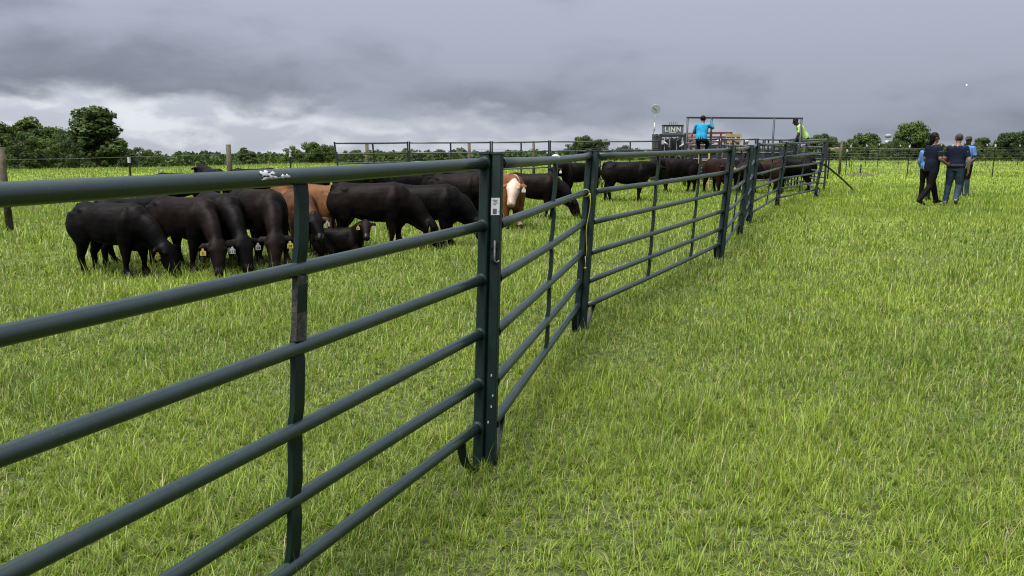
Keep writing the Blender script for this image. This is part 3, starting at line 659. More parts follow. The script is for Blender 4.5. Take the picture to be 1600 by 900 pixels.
def chute():
    c = gs(1046, 40.5); t = thing('squeeze_chute', 'grey steel squeeze chute with a lettered box on top', 'cattle chute', c, radians(-2))
    def p(name, fn, m, smooth=False, par=None): mb = MB(); fn(mb); return mb.build(name, m, par or t, smooth)
    bx = p('control_box', lambda b: b.box((0, -.25, 2.0), (.76, .36, .34), bev=.015), M_BOX)
    lid = p('box_lid', lambda b: b.box((0, -.25, 2.182), (.80, .40, .024)), M_PIPE, par=bx)
    me = text_mesh('LINN', .24, mat('white_letters', (.36, .36, .36), .6)); lo = obj('lettering', me, bx); lo.location = (-.02, -.436, 2.02); lo.rotation_euler = (pi / 2, 0, 0)
    p('name_strip', lambda b: b.box((-.02, -.432, 1.915), (.26, .006, .028)), M_WHITE, par=bx)
    for k in range(5): p('hydraulic_lever', lambda b: b.tube([(-.12 + k * .07, -.25, 2.19), (-.12 + k * .07, -.27, 2.31)], .008, 6), M_PIPE, par=bx)
    for x in (-.48, .48):
        for y in (-.5, .5, 1.4): p('frame_post', lambda b: b.box((x, y, .93), (.09, .09, 1.86), bev=.01), M_PIPE)
        for k, z in enumerate((.18, .55, .95, 1.35, 1.80)): p('side_rail', lambda b: b.box((x, .45, z), (.05, 1.81, .06)), M_PIPE)
        for k in range(7): p('drop_bar', lambda b: b.box((x, -.3 + k * .25, 1.0), (.034, .04, 1.5)), M_GALV)
    for z in (1.78, .12): p('cross_member', lambda b: b.box((0, -.5, z), (.87, .08, .10)), M_PIPE)
    p('cross_member', lambda b: b.box((0, 1.4, 1.80), (.87, .08, .10)), M_PIPE)
    for x in (-.34, -.14, .14, .34): p('head_gate_bar', lambda b: b.tube([(x, -.52, .17), (x * .9, -.54, .9), (x, -.52, 1.73)], .024, 8), M_GALV, True)
    for k, (x, z) in enumerate(((-.30, 1.62), (-.20, 1.45), (.05, 1.55), (.26, 1.64), (.22, 1.38), (-.05, 1.30))):
        p('hydraulic_ram', lambda b: b.tube([(x, -.60, z), (x + .16 * (-1) ** k, -.62, z + .10)], .03, 8), (M_GALV, M_STICK, M_PIPE)[k % 3], True)
    R = random.Random(9)
    for k in range(16):
        x, z, y = R.uniform(-.44, .44), R.uniform(.9, 1.75), R.uniform(-.45, -.1); dx, dzz = R.uniform(-.16, .16), R.uniform(-.2, .2)
        p('linkage_bar', lambda b: b.tube([(x, y, z), (x + dx, y, z + dzz)], R.uniform(.012, .03), 7), (M_GALV, M_PIPE, M_PIPE, M_STICK)[k % 4], True)
    p('rear_sheet', lambda b: b.box((0, 1.34, .95), (.86, .012, 1.5)), M_PIPE); p('tail_gate', lambda b: b.box((0, .35, 1.0), (.80, .02, 1.3)), M_PIPE)
    for k in range(3): p('hydraulic_hose', lambda b: b.tube([(-.25 + k * .2, -.44, 1.82), (-.32 + k * .22, -.58, 1.60), (-.12 + k * .15, -.60, 1.35)], .014, 6), M_RUBBER, True)
    p('latch_plate', lambda b: b.box((-.40, -.58, 1.55), (.10, .02, .16)), M_STICK); p('latch_plate', lambda b: b.box((.34, -.58, 1.52), (.07, .02, .12)), M_STICK)
    p('side_lever', lambda b: b.tube([(.55, -.35, 1.3), (.70, -.42, 1.86)], .016, 6), M_PIPE, True); p('side_lever', lambda b: b.tube([(.55, .05, 1.2), (.66, -.05, 1.72)], .016, 6), M_PIPE, True)
chute()
def white_disc():
    b = gs(1018, 40); t = thing('disc_pole', 'thin pole with a white round disc left of the chute', 'pole', b)
    mb = MB(); mb.tube([(0, 0, -.05), (.0, 0, 1.6), (.03, 0, 2.15), (.08, 0, 2.70)], [.013, .013, .009, .006], 8); mb.build('pole', M_WIRE, t, True)
    mb = MB(); mb.tube([(.03, -.012, 1.95), (.045, -.012, 2.10), (.035, -.012, 2.28)], [.022, .030, .02], 8); mb.build('pole_sleeve', M_WHITE, t, True)
    mb = MB(); mb.tube([(.07, -.012, 2.80), (.07, 0, 2.80), (.07, .012, 2.80)], [.165, .175, .165], 28); dd = mb.build('disc', mat('disc_white', (.17, .175, .19), .6), t)
    mb = MB(); mb.strap([(-.06, -.018, 2.88), (.02, -.019, 2.80), (.10, -.018, 2.73)], .02, .006, (.7, 0, .7)); mb.build('disc_arm', M_GALV, dd)
white_disc()
def white_crate():
    c = gs(1021, 38.5); t = thing('white_tank', 'small white tank on a stand behind the rear panel by the chute', 'tank', c)
    mb = MB(); mb.box((0, 0, 1.36), (.34, .34, .30), bev=.03); mb.build('tank_body', M_WHITE, t)
    mb = MB(); mb.tube([(0, 0, 1.51), (0, 0, 1.56)], .07, 12); mb.build('tank_lid', M_WHITE, t)
    for x in (-.13, .13):
        for y in (-.13, .13): mb = MB(); mb.box((x, y, .6), (.04, .04, 1.2)); mb.build('leg', M_GALV, t)
white_crate()
def trailer():
    c = at_range(1124, 222, 34.0); c.z = tz(c.x, c.y); t = thing('stock_trailer', 'red slatted stock trailer behind the alley', 'trailer', c, radians(4))
    def p(name, fn, m, smooth=False, par=None): mb = MB(); fn(mb); return mb.build(name, m, par or t, smooth)
    p('floor', lambda b: b.box((0, 1.8, .62), (1.0, 3.9, .10)), M_PIPE)
    for x in (-.46, 0, .46):
        p('corner_post', lambda b: b.box((x, -.15, 1.34), (.06, .06, 1.34)), M_RED)
    for x in (-.46, .46):
        for y in (1.2, 2.5, 3.7): p('corner_post', lambda b: b.box((x, y, 1.34), (.06, .06, 1.34)), M_RED)
    for z in (.85, 1.10, 1.35, 1.60, 1.80, 1.98):
        p('rear_slat', lambda b: b.box((0, -.185, z), (.98, .02, .07)), M_RED if z > 1.5 else M_PIPE)
        for x in (-.495, .495): p('side_slat', lambda b: b.box((x, 1.78, z), (.02, 3.9, .07)), M_RED if z > 1.5 else M_PIPE)
    p('front_sheet', lambda b: b.box((0, 3.74, 1.55), (.86, .02, .8)), M_PINK); p('inner_sheet', lambda b: b.box((.15, -.10, 1.74), (.45, .012, .20)), M_PINK)
    for x in (-.60, .60):
        for y in (1.5, 2.3):
            w = p('wheel', lambda b: b.tube([(x - .09, y, .33), (x + .09, y, .33)], .33, 18), M_RUBBER, True); p('rim', lambda b: b.tube([(x - .1, y, .33), (x + .1, y, .33)], .18, 14), M_GALV, True, w)
trailer()
def timber():
    c = at_range(1145, 222, 33.0); c.z = tz(c.x, c.y); t = thing('timber_rack', 'short brown timber rack right of the red trailer', 'timber rack', c)
    for x in (-.22, .0, .22): mb = MB(); mb.box((x, 0, .96 + .1 * abs(x)), (.12, .12, 1.92)); mb.build('timber_post', M_TAN, t)
    for z in (1.3, 1.6, 1.85): mb = MB(); mb.box((0, -.085, z), (.66, .045, .12)); mb.build('timber_board', M_TAN, t)
timber()

# ------------------------------------------------------------------ wire fences
def wire_fence(name, label, posts, group=None, nets=True, top=1.28):
    o = Vector(posts[0][0]); t = thing(name, label, 'wire fence', o, 0, group)
    for p, kind, h in posts:
        q = Vector(p) - o
        if kind == 'wood':
            R = random.Random(int(p.x * 100)); mb = MB(); mb.tube([q + Vector((0, 0, -.15)), q + Vector((0, 0, h * .5)), q + Vector((R.uniform(-.02, .02), 0, h))], [.063, .060, .057], 12); po = mb.build('wooden_post', M_WOOD, t, True)
        else:
            mb = MB(); mb.beam(q + Vector((0, 0, -.1)), q + Vector((0, 0, h)), .040, .010, (1, 0, 0)); mb.beam(q + Vector((0, .022, -.1)), q + Vector((0, .022, h)), .010, .034, (1, 0, 0)); po = mb.build('steel_post', M_TPOST, t)
            cp = MB(); cp.beam(q + Vector((0, .008, h - .10)), q + Vector((0, .008, h + .012)), .052, .056, (1, 0, 0), bev=.008); cp.build('white_cap', M_WHITE, po)
    zs = (top,) if not nets else (top, 1.02, .86, .70, .54, .38, .22, .08)
    for k, z in enumerate(zs):
        mb = MB(); pts = []
        for i, (p, kind, h) in enumerate(posts):
            if i: pts.append((Vector(posts[i - 1][0]) + Vector(p)) / 2 - o + Vector((0, -.04, z - .012)))
            pts.append(Vector(p) - o + Vector((0, -.05, z)))
        mb.tube(pts, .0035 if k == 0 else .0022, 4, cap=False); mb.build('wire', M_WIRE, t)
    if nets:
        mb = MB()
        for i in range(1, len(posts)):
            a, b = Vector(posts[i - 1][0]), Vector(posts[i][0]); n = int((b - a).length / .3)
            for k in range(n):
                q = a.lerp(b, (k + .5) / n) - o + Vector((0, -.045, 0)); mb.tube([q + Vector((0, 0, .08)), q + Vector((0, 0, 1.02))], .0018, 3, cap=False)
        w = mb.build('net_stay', M_WIRE, t); w['kind'] = 'stuff'
wire_fence('wire_fence', 'netting fence with grey wooden posts crossing behind the pen on the left',
    [(gs(-250, 108), 'wood', 1.5), (gs(-90, 97), 'steel', 1.27), (gs(16, 87), 'wood', 1.50), (gs(210, 75), 'steel', 1.26), (gs(363, 64), 'wood', 1.50), (gs(457, 57), 'steel', 1.29), (gs(575, 48.5), 'wood', 1.56), (gs(655, 44), 'steel', 1.3), (gs(734, 40), 'wood', 1.56), (gs(834, 37.5), 'wood', 1.6), (gs(960, 35), 'steel', 1.3), (gs(1100, 33), 'steel', 1.3), (gs(1311, 33), 'wood', 1.62)])
F2 = [(gs(1311, 33) + Vector((.3, 0, 0)), 'steel', 1.2), (gs(1417, 35), 'steel', 1.42), (gs(1484, 35), 'steel', 1.42), (gs(1550, 35), 'steel', 1.42), (gs(1690, 35), 'steel', 1.42), (gs(1840, 35), 'steel', 1.42)]
wire_fence('wire_fence', 'near netting fence of white-topped steel posts behind the walking people', F2)
F3 = [(gs(1290, 25), 'steel', 1.38), (gs(1327, 26), 'steel', 1.38), (gs(1352, 25), 'steel', 1.38), (gs(1371, 25), 'steel', 1.45), (gs(1404, 24), 'steel', 1.35), (gs(1468, 23.5), 'steel', 1.35), (gs(1539, 24), 'steel', 1.38), (gs(1590, 24), 'steel', 1.35), (gs(1680, 24), 'steel', 1.35)]
wire_fence('wire_fence', 'farther fence of white-topped steel posts along the far side of the lane', F3, top=1.05)
def pale_bar():
    a = gs(1293, 37); b = gs(1310, 34); mb = MB(); mb.beam(Vector((0, 0, 1.25)), b - a + Vector((-.08, 0, 1.28)), .09, .06, (0, 0, 1)); t = thing('gate_bar', 'pale timber bar between the pen corner and the lone wooden post', 'timber bar', a); mb.build('bar', M_TAN, t)
    mb = MB(); mb.tube([(0, 0, -.05), (0, 0, 1.3)], .035, 8); mb.build('bar_post', M_TPOST, t)
pale_bar()
def hydrant():
    p = gs(1344, 33.5); t = thing('short_pipe', 'short dark pipe standing in a low dirt mound right of the pen', 'pipe', p)
    mb = MB(); mb.tube([(0, 0, -.05), (0, 0, .52)], .035, 10); mb.build('pipe', M_TPOST, t, True)
    R = random.Random(5); V, F = [(0, 0, .13)], []; n = 18
    for j, (r, z) in enumerate(((.25, .11), (.5, .05), (.72, -.04))):
        V += [(r * R.uniform(.8, 1.2) * cos(2 * pi * i / n), r * .7 * R.uniform(.8, 1.2) * sin(2 * pi * i / n), z + R.uniform(-.02, .03)) for i in range(n)]
    for i in range(n):
        F.append((0, 1 + i, 1 + (i + 1) % n))
        for j in range(2): F.append((1 + j * n + i, 1 + j * n + n + i, 1 + j * n + n + (i + 1) % n, 1 + j * n + (i + 1) % n))
    obj('dirt_mound', mesh_from('dirt_mound', V, F, True, [M_SOIL]), t)
    mb = MB(); mb.tube([(-.42, .1, .75), (-.40, .1, .22), (-.22, .05, .10)], .012, 6); mb.build('bent_rod', M_TPOST, t, True)
hydrant()
def water_tower():
    d = ray(1387, HOR); hd = Vector((d.x, d.y)).normalized(); r = 900.; x, y = hd.x * r, hd.y * r; z0 = tz(x, y); top = at_range(1387, 209, y).z
    t = thing('water_tower', 'white water tower bulb showing above the far trees', 'water tower', (x, y, z0)); h = top - z0
    mb = MB(); mb.ball((0, 0, h - 2.3), (3.4, 3.4, 2.3), 0, 20, 12); mb.build('tank', mat('tower_paint', (.15, .155, .175), .7, spec=.1), t, True)
    mb = MB(); mb.tube([(0, 0, -1), (0, 0, 6), (0, 0, h - 10), (0, 0, h - 7)], [3, 1.4, 1.2, 2.6], 16); mb.build('stem', M_WHITE, t, True)
water_tower()
def mast():
    d = ray(1501, HOR); hd = Vector((d.x, d.y)).normalized(); r = 1000.; x, y = hd.x * r, hd.y * r; z0 = tz(x, y); top = at_range(1501, 134, y).z; h = top - z0
    t = thing('radio_mast', 'thin pale radio mast with a white light at its tip', 'mast', (x, y, z0)); m = mat('mast_grey', (.20, .20, .225), .6, spec=.1)
    for k in range(3):
        a = k * 2.094; mb = MB(); mb.tube([(.35 * cos(a), .35 * sin(a), 0), (.35 * cos(a), .35 * sin(a), h)], .02, 5); mb.build('mast_leg', m, t)
    mb = MB(); n = int(h / 1.6)
    for i in range(n):
        for k in range(3):
            a, b = (k + i % 2) * 2.094, (k + 1 - i % 2) * 2.094; mb.tube([(.35 * cos(a), .35 * sin(a), i * 1.6), (.35 * cos(b), .35 * sin(b), (i + 1) * 1.6)], .012, 3, cap=False)
    w = mb.build('lattice', m, t); w['kind'] = 'stuff'
    lm = bpy.data.materials.new('strobe'); lm.use_nodes = True; b = lm.node_tree.nodes['Principled BSDF']; b.inputs['Emission Color'].default_value = (1, 1, 1, 1); b.inputs['Emission Strength'].default_value = .10
    mb = MB(); mb.ball((0, 0, h + .7), (.7, .7, .65)); mb.build('beacon', lm, t, True)
mast()

# ------------------------------------------------------------------ bodies: lofted volumes fused to one skin
def loft(pts, rad, side, sub=4, n=18, ex=2.0, cap=True):
    """closed tube with elliptic rings: rad = (along side, across); Catmull-Rom between the given rings"""
    P = [np.array(p, float) for p in pts]; Rr = [np.array(r if isinstance(r, (tuple, list)) else (r, r), float) for r in rad]
    def cr(A, i, t):
        a, b, c, d = A[max(i - 1, 0)], A[i], A[i + 1], A[min(i + 2, len(A) - 1)]
        return .5 * (2 * b + (c - a) * t + (2 * a - 5 * b + 4 * c - d) * t * t + (3 * b - a - 3 * c + d) * t ** 3)
    Q, S = [], []
    for i in range(len(P) - 1):
        for k in range(sub): Q.append(cr(P, i, k / sub)); S.append(np.maximum(cr(Rr, i, k / sub), .002))
    Q.append(P[-1]); S.append(Rr[-1]); V, F = [], []; sd = np.array(side, float)
    for i, q in enumerate(Q):
        t = Q[min(i + 1, len(Q) - 1)] - Q[max(i - 1, 0)]; t /= np.linalg.norm(t) + 1e-9
        s = sd - t * sd.dot(t); s /= np.linalg.norm(s) + 1e-9; u = np.cross(t, s)
        for k in range(n):
            a = 2 * pi * k / n; c, sn = cos(a), sin(a)
            V.append(q + s * S[i][0] * np.sign(c) * abs(c) ** (2 / ex) + u * S[i][1] * np.sign(sn) * abs(sn) ** (2 / ex))
    for i in range(len(Q) - 1):
        for k in range(n): F.append((i * n + k, i * n + (k + 1) % n, (i + 1) * n + (k + 1) % n, (i + 1) * n + k))
    V.append(Q[0]); V.append(Q[-1]); m = len(Q)
    for k in range(n): F.append((len(V) - 2, (k + 1) % n, k)); F.append((len(V) - 1, (m - 1) * n + k, (m - 1) * n + (k + 1) % n))
    return V, F
class Body:
    def __init__(s): s.mb = MB(); s.own = []
    def part(s, pts, rad, side, m=0, **k):
        V, F = loft(pts, rad, side, **k); s.mb.add(V, F, m); s.own += [m] * len(V)
    def ball(s, c, r, m=0):
        n0 = len(s.mb.v); s.mb.ball(c, r, m, 14, 10); s.own += [m] * (len(s.mb.v) - n0)
def fuse(bodies, voxel, smooth):
    """bodies: {key: Body}; fuses each to one continuous skin and returns {key: (mesh, face material ids)}"""
    tmp = []
    for k, b in bodies.items():
        o = bpy.data.objects.new('tmp', b.mb.mesh('tmp', [], True)); COL.objects.link(o)
        m = o.modifiers.new('r', 'REMESH'); m.mode = 'VOXEL'; m.voxel_size = voxel; m.use_smooth_shade = True
        m = o.modifiers.new('s', 'SMOOTH'); m.factor = .5; m.iterations = smooth; tmp.append((k, b, o))
    dg = bpy.context.evaluated_depsgraph_get(); dg.update(); res = {}
    for k, b, o in tmp:
        me = bpy.data.meshes.new_from_object(o.evaluated_get(dg)); nf = len(me.polygons)
        kd = kdtree.KDTree(len(b.mb.v))
        for i, v in enumerate(b.mb.v): kd.insert(v, i)
        kd.balance(); c = np.empty(nf * 3, np.float32); me.polygons.foreach_get('center', c); c = c.reshape(-1, 3)
        if len(set(b.own)) > 1: ids = [b.own[kd.find(Vector(q))[1]] for q in c]
        else: ids = [b.own[0]] * nf
        me.polygons.foreach_set('use_smooth', [True] * nf); res[k] = (me, ids)
    for k, b, o in tmp: COL.objects.unlink(o); bpy.data.objects.remove(o)
    return res

# ------------------------------------------------------------------ cattle, 1 m at the withers, facing +X
def cow_body(pose, turn=0.0, gait=0, seed=0):
    """material ids: 0 coat, 1 face, 2 hoof, 3 muzzle, 4 lower leg; returns Body and head frame"""
    R = random.Random(seed); b = Body(); lie = pose == 'lie'; dz = -.36 if lie else 0
    b.part([(-.650, 0, .775 + dz), (-.63, 0, .772 + dz), (-.56, 0, .758 + dz), (-.46, 0, .740 + dz), (-.28, 0, .725 + dz), (-.04, 0, .70 + dz), (.16, 0, .698 + dz), (.34, 0, .70 + dz), (.46, 0, .70 + dz), (.56, 0, .685 + dz), (.62, 0, .68 + dz)],
           [(.09, .11), (.145, .175), (.192, .215), (.215, .238), (.222, .250), (.248, .276), (.242, .284), (.202, .288), (.170, .258), (.120, .180), (.05, .07)], (0, 1, 0), ex=2.35, n=24)
    b.part([(-.58, 0, .93 + dz), (-.50, 0, .965 + dz), (-.40, 0, .955 + dz)], [(.05, .03), (.075, .035), (.06, .03)], (0, 1, 0))           # tail head
    for s in (1, -1): b.ball((-.40, .145 * s, .880 + dz), (.095, .052, .050))                                                             # hooks
    b.part([(.26, 0, .93 + dz), (.36, 0, .965 + dz), (.46, 0, .93 + dz)], [(.06, .03), (.055, .035), (.05, .03)], (0, 1, 0))                # withers
    b.part([(.52, 0, .52 + dz), (.47, 0, .40 + dz), (.34, 0, .375 + dz)], [(.06, .06), (.07, .05), (.06, .03)], (0, 1, 0))                  # brisket
    for s in (1, -1):
        b.part([(.40, .105 * s, .93 + dz), (.38, .172 * s, .80 + dz), (.36, .196 * s, .66 + dz), (.40, .172 * s, .52 + dz)], [(.035, .05), (.045, .085), (.050, .10), (.045, .07)], (0, 1, 0))     # shoulder blade
        b.ball((-.585, .075 * s, .865 + dz), (.050, .040, .040)); b.ball((-.06, .075 * s, .575 + dz), (.27, .165, .14))                          # pin bone, belly
    ct, st = cos(turn), sin(turn)
    if pose == 'graze': poll = Vector((.55 + .36 * ct, .36 * st, .43)); hp, hy = -1.10, turn * 1.15
    elif pose == 'low': poll = Vector((.56 + .40 * ct, .40 * st, .62)); hp, hy = -.80, turn * 1.2
    elif pose == 'look': poll = Vector((.55 + .42 * ct, .42 * st, .84)); hp, hy = -.95, turn * 1.5
    elif pose == 'stand': poll = Vector((.56 + .44 * ct, .44 * st, .98)); hp, hy = -.62, turn * 1.3
    else: poll = Vector((.52 + .36 * ct, .36 * st, .74)); hp, hy = -.75, turn * 1.5
    base = Vector((.40, 0, .74 + dz)); hd = Vector((cos(hp) * cos(hy), cos(hp) * sin(hy), sin(hp))); lat = Vector((-sin(hy), cos(hy), 0)); upv = lat.cross(hd) * -1
    upv = hd.cross(lat); mid = base.lerp(poll, .55) + Vector((0, 0, .03 if pose != 'graze' else .06))
    n2 = base.lerp(poll, .28) + Vector((0, 0, .02))
    b.part([base, n2, mid, poll - hd * .01 - upv * .03], [(.178, .255), (.150, .220), (.118, .168), (.096, .118)], lat.lerp(Vector((0, 1, 0)), .6), n=20)
    jaw = poll + hd * .10 - upv * .07
    b.part([(.50, 0, .47 + dz), base.lerp(jaw, .45) - Vector((0, 0, .10)), base.lerp(jaw, .8) - Vector((0, 0, .06)), jaw], [(.05, .07), (.036, .065), (.032, .05), (.035, .03)], lat.lerp(Vector((0, 1, 0)), .6))   # dewlap
    # head: skull, nose, jaw
    hk = 1.2; h0 = poll - hd * .045; hdK, latK, upK = hd * hk, lat * hk, upv * hk
    b.part([h0, h0 + hdK * .05, h0 + hdK * .14, h0 + hdK * .24, h0 + hdK * .33, h0 + hdK * .385, h0 + hdK * .41], [(0.0720, 0.0660), (0.1104, 0.1020), (0.1152, 0.1176), (0.0888, 0.1008), (0.0744, 0.0792), (0.0744, 0.0696), (0.0480, 0.0456)], lat, 1, n=20, ex=2.3)
    b.part([h0 + hdK * .10 - upK * .07, h0 + hdK * .22 - upK * .075, h0 + hdK * .34 - upK * .045], [(0.0660, 0.0660), (0.0552, 0.0540), (0.0480, 0.0360)], lat, 1)
    b.part([h0 + hdK * .335, h0 + hdK * .39, h0 + hdK * .418], [(0.0768, 0.0696), (0.0792, 0.0696), (0.0528, 0.0480)], lat, 3, n=18)
    for s in (1, -1):
        b.ball(h0 + hdK * .135 + latK * .080 * s + upK * .045, (0.0336, 0.0336, 0.0288), 1)                        # brow
        e0 = h0 + hdK * .055 + latK * .075 * s + upK * .015; el = (lat * s * .95 + hd * .15 - Vector((0, 0, .12))).normalized()
        b.part([e0, e0 + el * .05, e0 + el * .11, e0 + el * .165], [(.022, .020), (.046, .021), (.048, .018), (.012, .010)], hd.cross(el).cross(el) * -1, 0, n=12)
    b.ball(h0 + hdK * .005 + upK * .03, (0.0540, 0.0540, 0.0480), 1)
    # legs
    if not lie:
        fx = {0: (.02, -.05), 1: (.13, -.12), 2: (-.06, .10), 3: (0, .03)}[gait]; rx = {0: (-.04, .05), 1: (.14, -.10), 2: (-.12, .13), 3: (.03, -.05)}[gait]
        for s, dx in ((1, fx[0]), (-1, fx[1])):
            y = .135 * s
            b.part([(.38, y * .9, .70), (.37 + dx * .15, y, .54), (.358 + dx * .35, y, .42), (.372 + dx * .7, y, .27)], [(0.0773, 0.1546), (0.0928, 0.1288), (0.0768, 0.1017), (0.0542, 0.0610)], (0, 1, 0), 0)
            b.part([(.372 + dx * .7, y, .285), (.372 + dx * .78, y, .24), (.365 + dx * .9, y, .15), (.368 + dx, y, .085), (.385 + dx, y, .05)], [(0.0515, 0.0567), (0.0515, 0.0541), (0.0374, 0.0386), (0.0463, 0.0489), (0.0463, 0.0567)], (0, 1, 0), 4)
            b.part([(.385 + dx, y, .065), (.398 + dx, y, .03), (.405 + dx, y, -.02)], [(0.0489, 0.0567), (0.0567, 0.0696), (0.0606, 0.0773)], (0, 1, 0), 2)
        for s, dx in ((1, rx[0]), (-1, rx[1])):
            y = .14 * s
            b.part([(-.47, y * .80, .84), (-.48, y * .98, .68), (-.46 + dx * .15, y * 1.08, .52), (-.49 + dx * .4, y, .40), (-.535 + dx * .7, y, .30)], [(0.0966, 0.2061), (0.1224, 0.2383), (0.1031, 0.1610), (0.0696, 0.0966), (0.0515, 0.0670)], (0, 1, 0), 0)
            b.part([(-.54 + dx * .7, y, .315), (-.545 + dx * .75, y, .26), (-.530 + dx * .88, y, .16), (-.52 + dx, y, .085), (-.50 + dx, y, .05)], [(0.0515, 0.0644), (0.0477, 0.0592), (0.0386, 0.0438), (0.0477, 0.0515), (0.0477, 0.0580)], (0, 1, 0), 4)
            b.part([(-.50 + dx, y, .065), (-.485 + dx, y, .03), (-.478 + dx, y, -.02)], [(0.0489, 0.0567), (0.0567, 0.0696), (0.0606, 0.0773)], (0, 1, 0), 2)
    else:
        for s in (1, -1):
            b.part([(.38, .13 * s, .26), (.48, .17 * s, .12), (.62, .17 * s, .06), (.50, .20 * s, .04), (.40, .21 * s, .03)], [(0.0902, 0.1288), (0.0773, 0.1031), (0.0580, 0.0644), (0.0463, 0.0463), (0.0463, 0.0438)], (0, 1, 0), 0)
            b.part([(-.42, .16 * s, .32), (-.30, .26 * s, .20), (-.10, .30 * s, .08), (-.24, .33 * s, .05), (-.05, .35 * s, .03)], [(0.1546, 0.2190), (0.1159, 0.1803), (0.0773, 0.0902), (0.0515, 0.0541), (0.0463, 0.0438)], (0, 1, 0), 0)
    # tail
    sw = R.uniform(-.05, .05)
    if lie: b.part([(-.60, 0, .57), (-.68, .02, .45), (-.72, .06, .22), (-.70, .14, .06)], [.022, .018, .018, .02], (0, 1, 0), n=10)
    else: b.part([(-.58, 0, .955), (-.655, 0, .93), (-.690, sw * .3, .78), (-.690, sw, .52), (-.685, sw * 1.4, .38), (-.680, sw * 1.6, .24)], [.026, .024, .018, .016, .026, .014], (0, 1, 0), n=10)
    KX = .88
    b.mb.v = [(v[0] * KX, v[1], v[2]) for v in b.mb.v]
    eye = [h0 + hdK * .135 + latK * .088 * s + upK * .022 for s in (1, -1)]; ears = []
    for s in (1, -1):
        el = (lat * s * .95 + hd * .15 - Vector((0, 0, .12))).normalized(); ears.append(h0 + hdK * .055 + latK * .075 * s + upK * .015 + el * .10)
    for q in eye + ears: q.x *= KX
    return b, dict(eye=eye, ear=ears, hd=hd, lat=lat, up=upv, turn=hy)
COWDEF = {'graze_a': ('graze', 0.0, 0), 'graze_b': ('graze', -.55, 1), 'graze_c': ('graze', .45, 2), 'low_a': ('low', .1, 1), 'look_a': ('look', -.35, 3), 'look_b': ('look', .5, 0), 'stand_a': ('stand', .15, 2), 'stand_b': ('stand', -.5, 3), 'lie_a': ('lie', -.9, 0)}
cb, CINFO = {}, {}
for i, (k, a) in enumerate(COWDEF.items()): cb[k], CINFO[k] = cow_body(*a, seed=i)
COWS = fuse(cb, .0190, 2)
from mathutils import noise as mnoise
for k, (me, ids) in COWS.items():
    nv = len(me.vertices); co = np.empty(nv * 3, np.float32); me.vertices.foreach_get('co', co); no = np.empty(nv * 3, np.float32); me.vertices.foreach_get('normal', no); co = co.reshape(-1, 3); no = no.reshape(-1, 3)
    hgt = np.array([.007 * mnoise.noise(Vector(c) * 6.5) + .0018 * mnoise.noise(Vector(c) * 15) for c in co]); co = co + no * hgt[:, None]
    me.vertices.foreach_set('co', co.astype(np.float32).ravel()); me.update()
def coat(name, c1, c2, rough=.50, patch=None):
    m = mat(name, c1, rough, 0, [(2.6, c2, .40, .60)] + ([(5.0, patch, .55, .62)] if patch else []), (30, .12), .035, 0); return m
CO = {'black': coat('coat_black', (.0018, .0017, .0018), (.0042, .0034, .0032)), 'brownblack': coat('coat_brown_black', (.0024, .0020, .0020), (.0070, .0046, .0040)), 'tan': coat('coat_tan', (.090, .043, .018), (.056, .026, .011)), 'brown': coat('coat_brown', (.030, .014, .0075), (.055, .025, .011)), 'red': coat('coat_red', (.115, .046, .019), (.080, .030, .013)), 'dkred': coat('coat_dark_red', (.014, .0068, .0045), (.008, .0045, .0035))}
M_FACE = mat('white_face', (.30, .225, .175), .6, 0, (10, (.24, .165, .12), .5, .7), (60, .3)); M_HOOF = mat('hoof', (.012, .011, .009), .6, spec=.15); M_MUZ = mat('muzzle', (.005, .0045, .0045), .4, spec=.25); M_PMUZ = mat('pink_muzzle', (.21, .12, .10), .5); M_EYE = mat('eye', (.008, .006, .005), .08)
CMESH = {}
def cow_mesh(proto, col):
    if (proto, col) in CMESH: return CMESH[(proto, col)]
    me, ids = COWS[proto]; me = me.copy(); me.materials.clear(); c = CO[col]
    face = M_FACE if col == 'red' else (CO['black'] if col in ('brown', 'dkred') else c); muz = M_PMUZ if col == 'red' else M_MUZ; low = M_FACE if col == 'red' else (CO['black'] if col in ('brown', 'dkred') else c)
    for m in (c, face, M_HOOF, muz, low): me.materials.append(m)
    ids = np.array(ids); nf = len(ids); cc = np.empty(nf * 3, np.float32); me.polygons.foreach_get('center', cc); cc = cc.reshape(-1, 3); inf = CINFO[proto]
    if col in ('red', 'brown', 'dkred'):
        mid = (inf['eye'][0] + inf['eye'][1]) / 2; rel = cc - np.array(mid); f = rel @ np.array(inf['hd']); d = np.linalg.norm(rel - f[:, None] * np.array(inf['hd']), axis=1); lt = np.abs(rel @ np.array(inf['lat']))
        ids = np.where((f > -.12) & (d < .16) & (lt < .098 + .01 * (f < 0)) & (cc[:, 0] > .4) & (ids != 3), 1, ids)
        if col == 'red': ids = np.where((cc[:, 0] > .42) & (cc[:, 0] < .80) & (np.abs(cc[:, 1]) < .035) & (cc[:, 2] > .80) & (ids == 0), 1, ids)
        if col == 'red': ids = np.where((cc[:, 2] < .36) & (cc[:, 2] > .16) & (ids == 4), 0, ids)
    me.polygons.foreach_set('material_index', ids.astype(np.int32)); CMESH[(proto, col)] = me; return me
TAGM = {}
def tag_mesh(colour, rev):
    k = (colour, rev)
    if k in TAGM: return TAGM[k]
    m = M_YTAG if colour == 'y' else M_WTAG; pr = [(-.012, .0), (.012, .0), (.014, -.022), (.034, -.036), (.036, -.088), (-.036, -.088), (-.034, -.036), (-.014, -.022)]
    V = [(x, y, z) for y in (-.002, .002) for x, z in pr]; n = len(pr); F = [tuple(range(n)), tuple(range(2 * n - 1, n - 1, -1))] + [((k2 + 1) % n, k2, n + k2, n + (k2 + 1) % n) for k2 in range(n)]
    TAGM[k] = mesh_from('ear_tag', V, F, False, [m]); return TAGM[k]
NUMM = {}
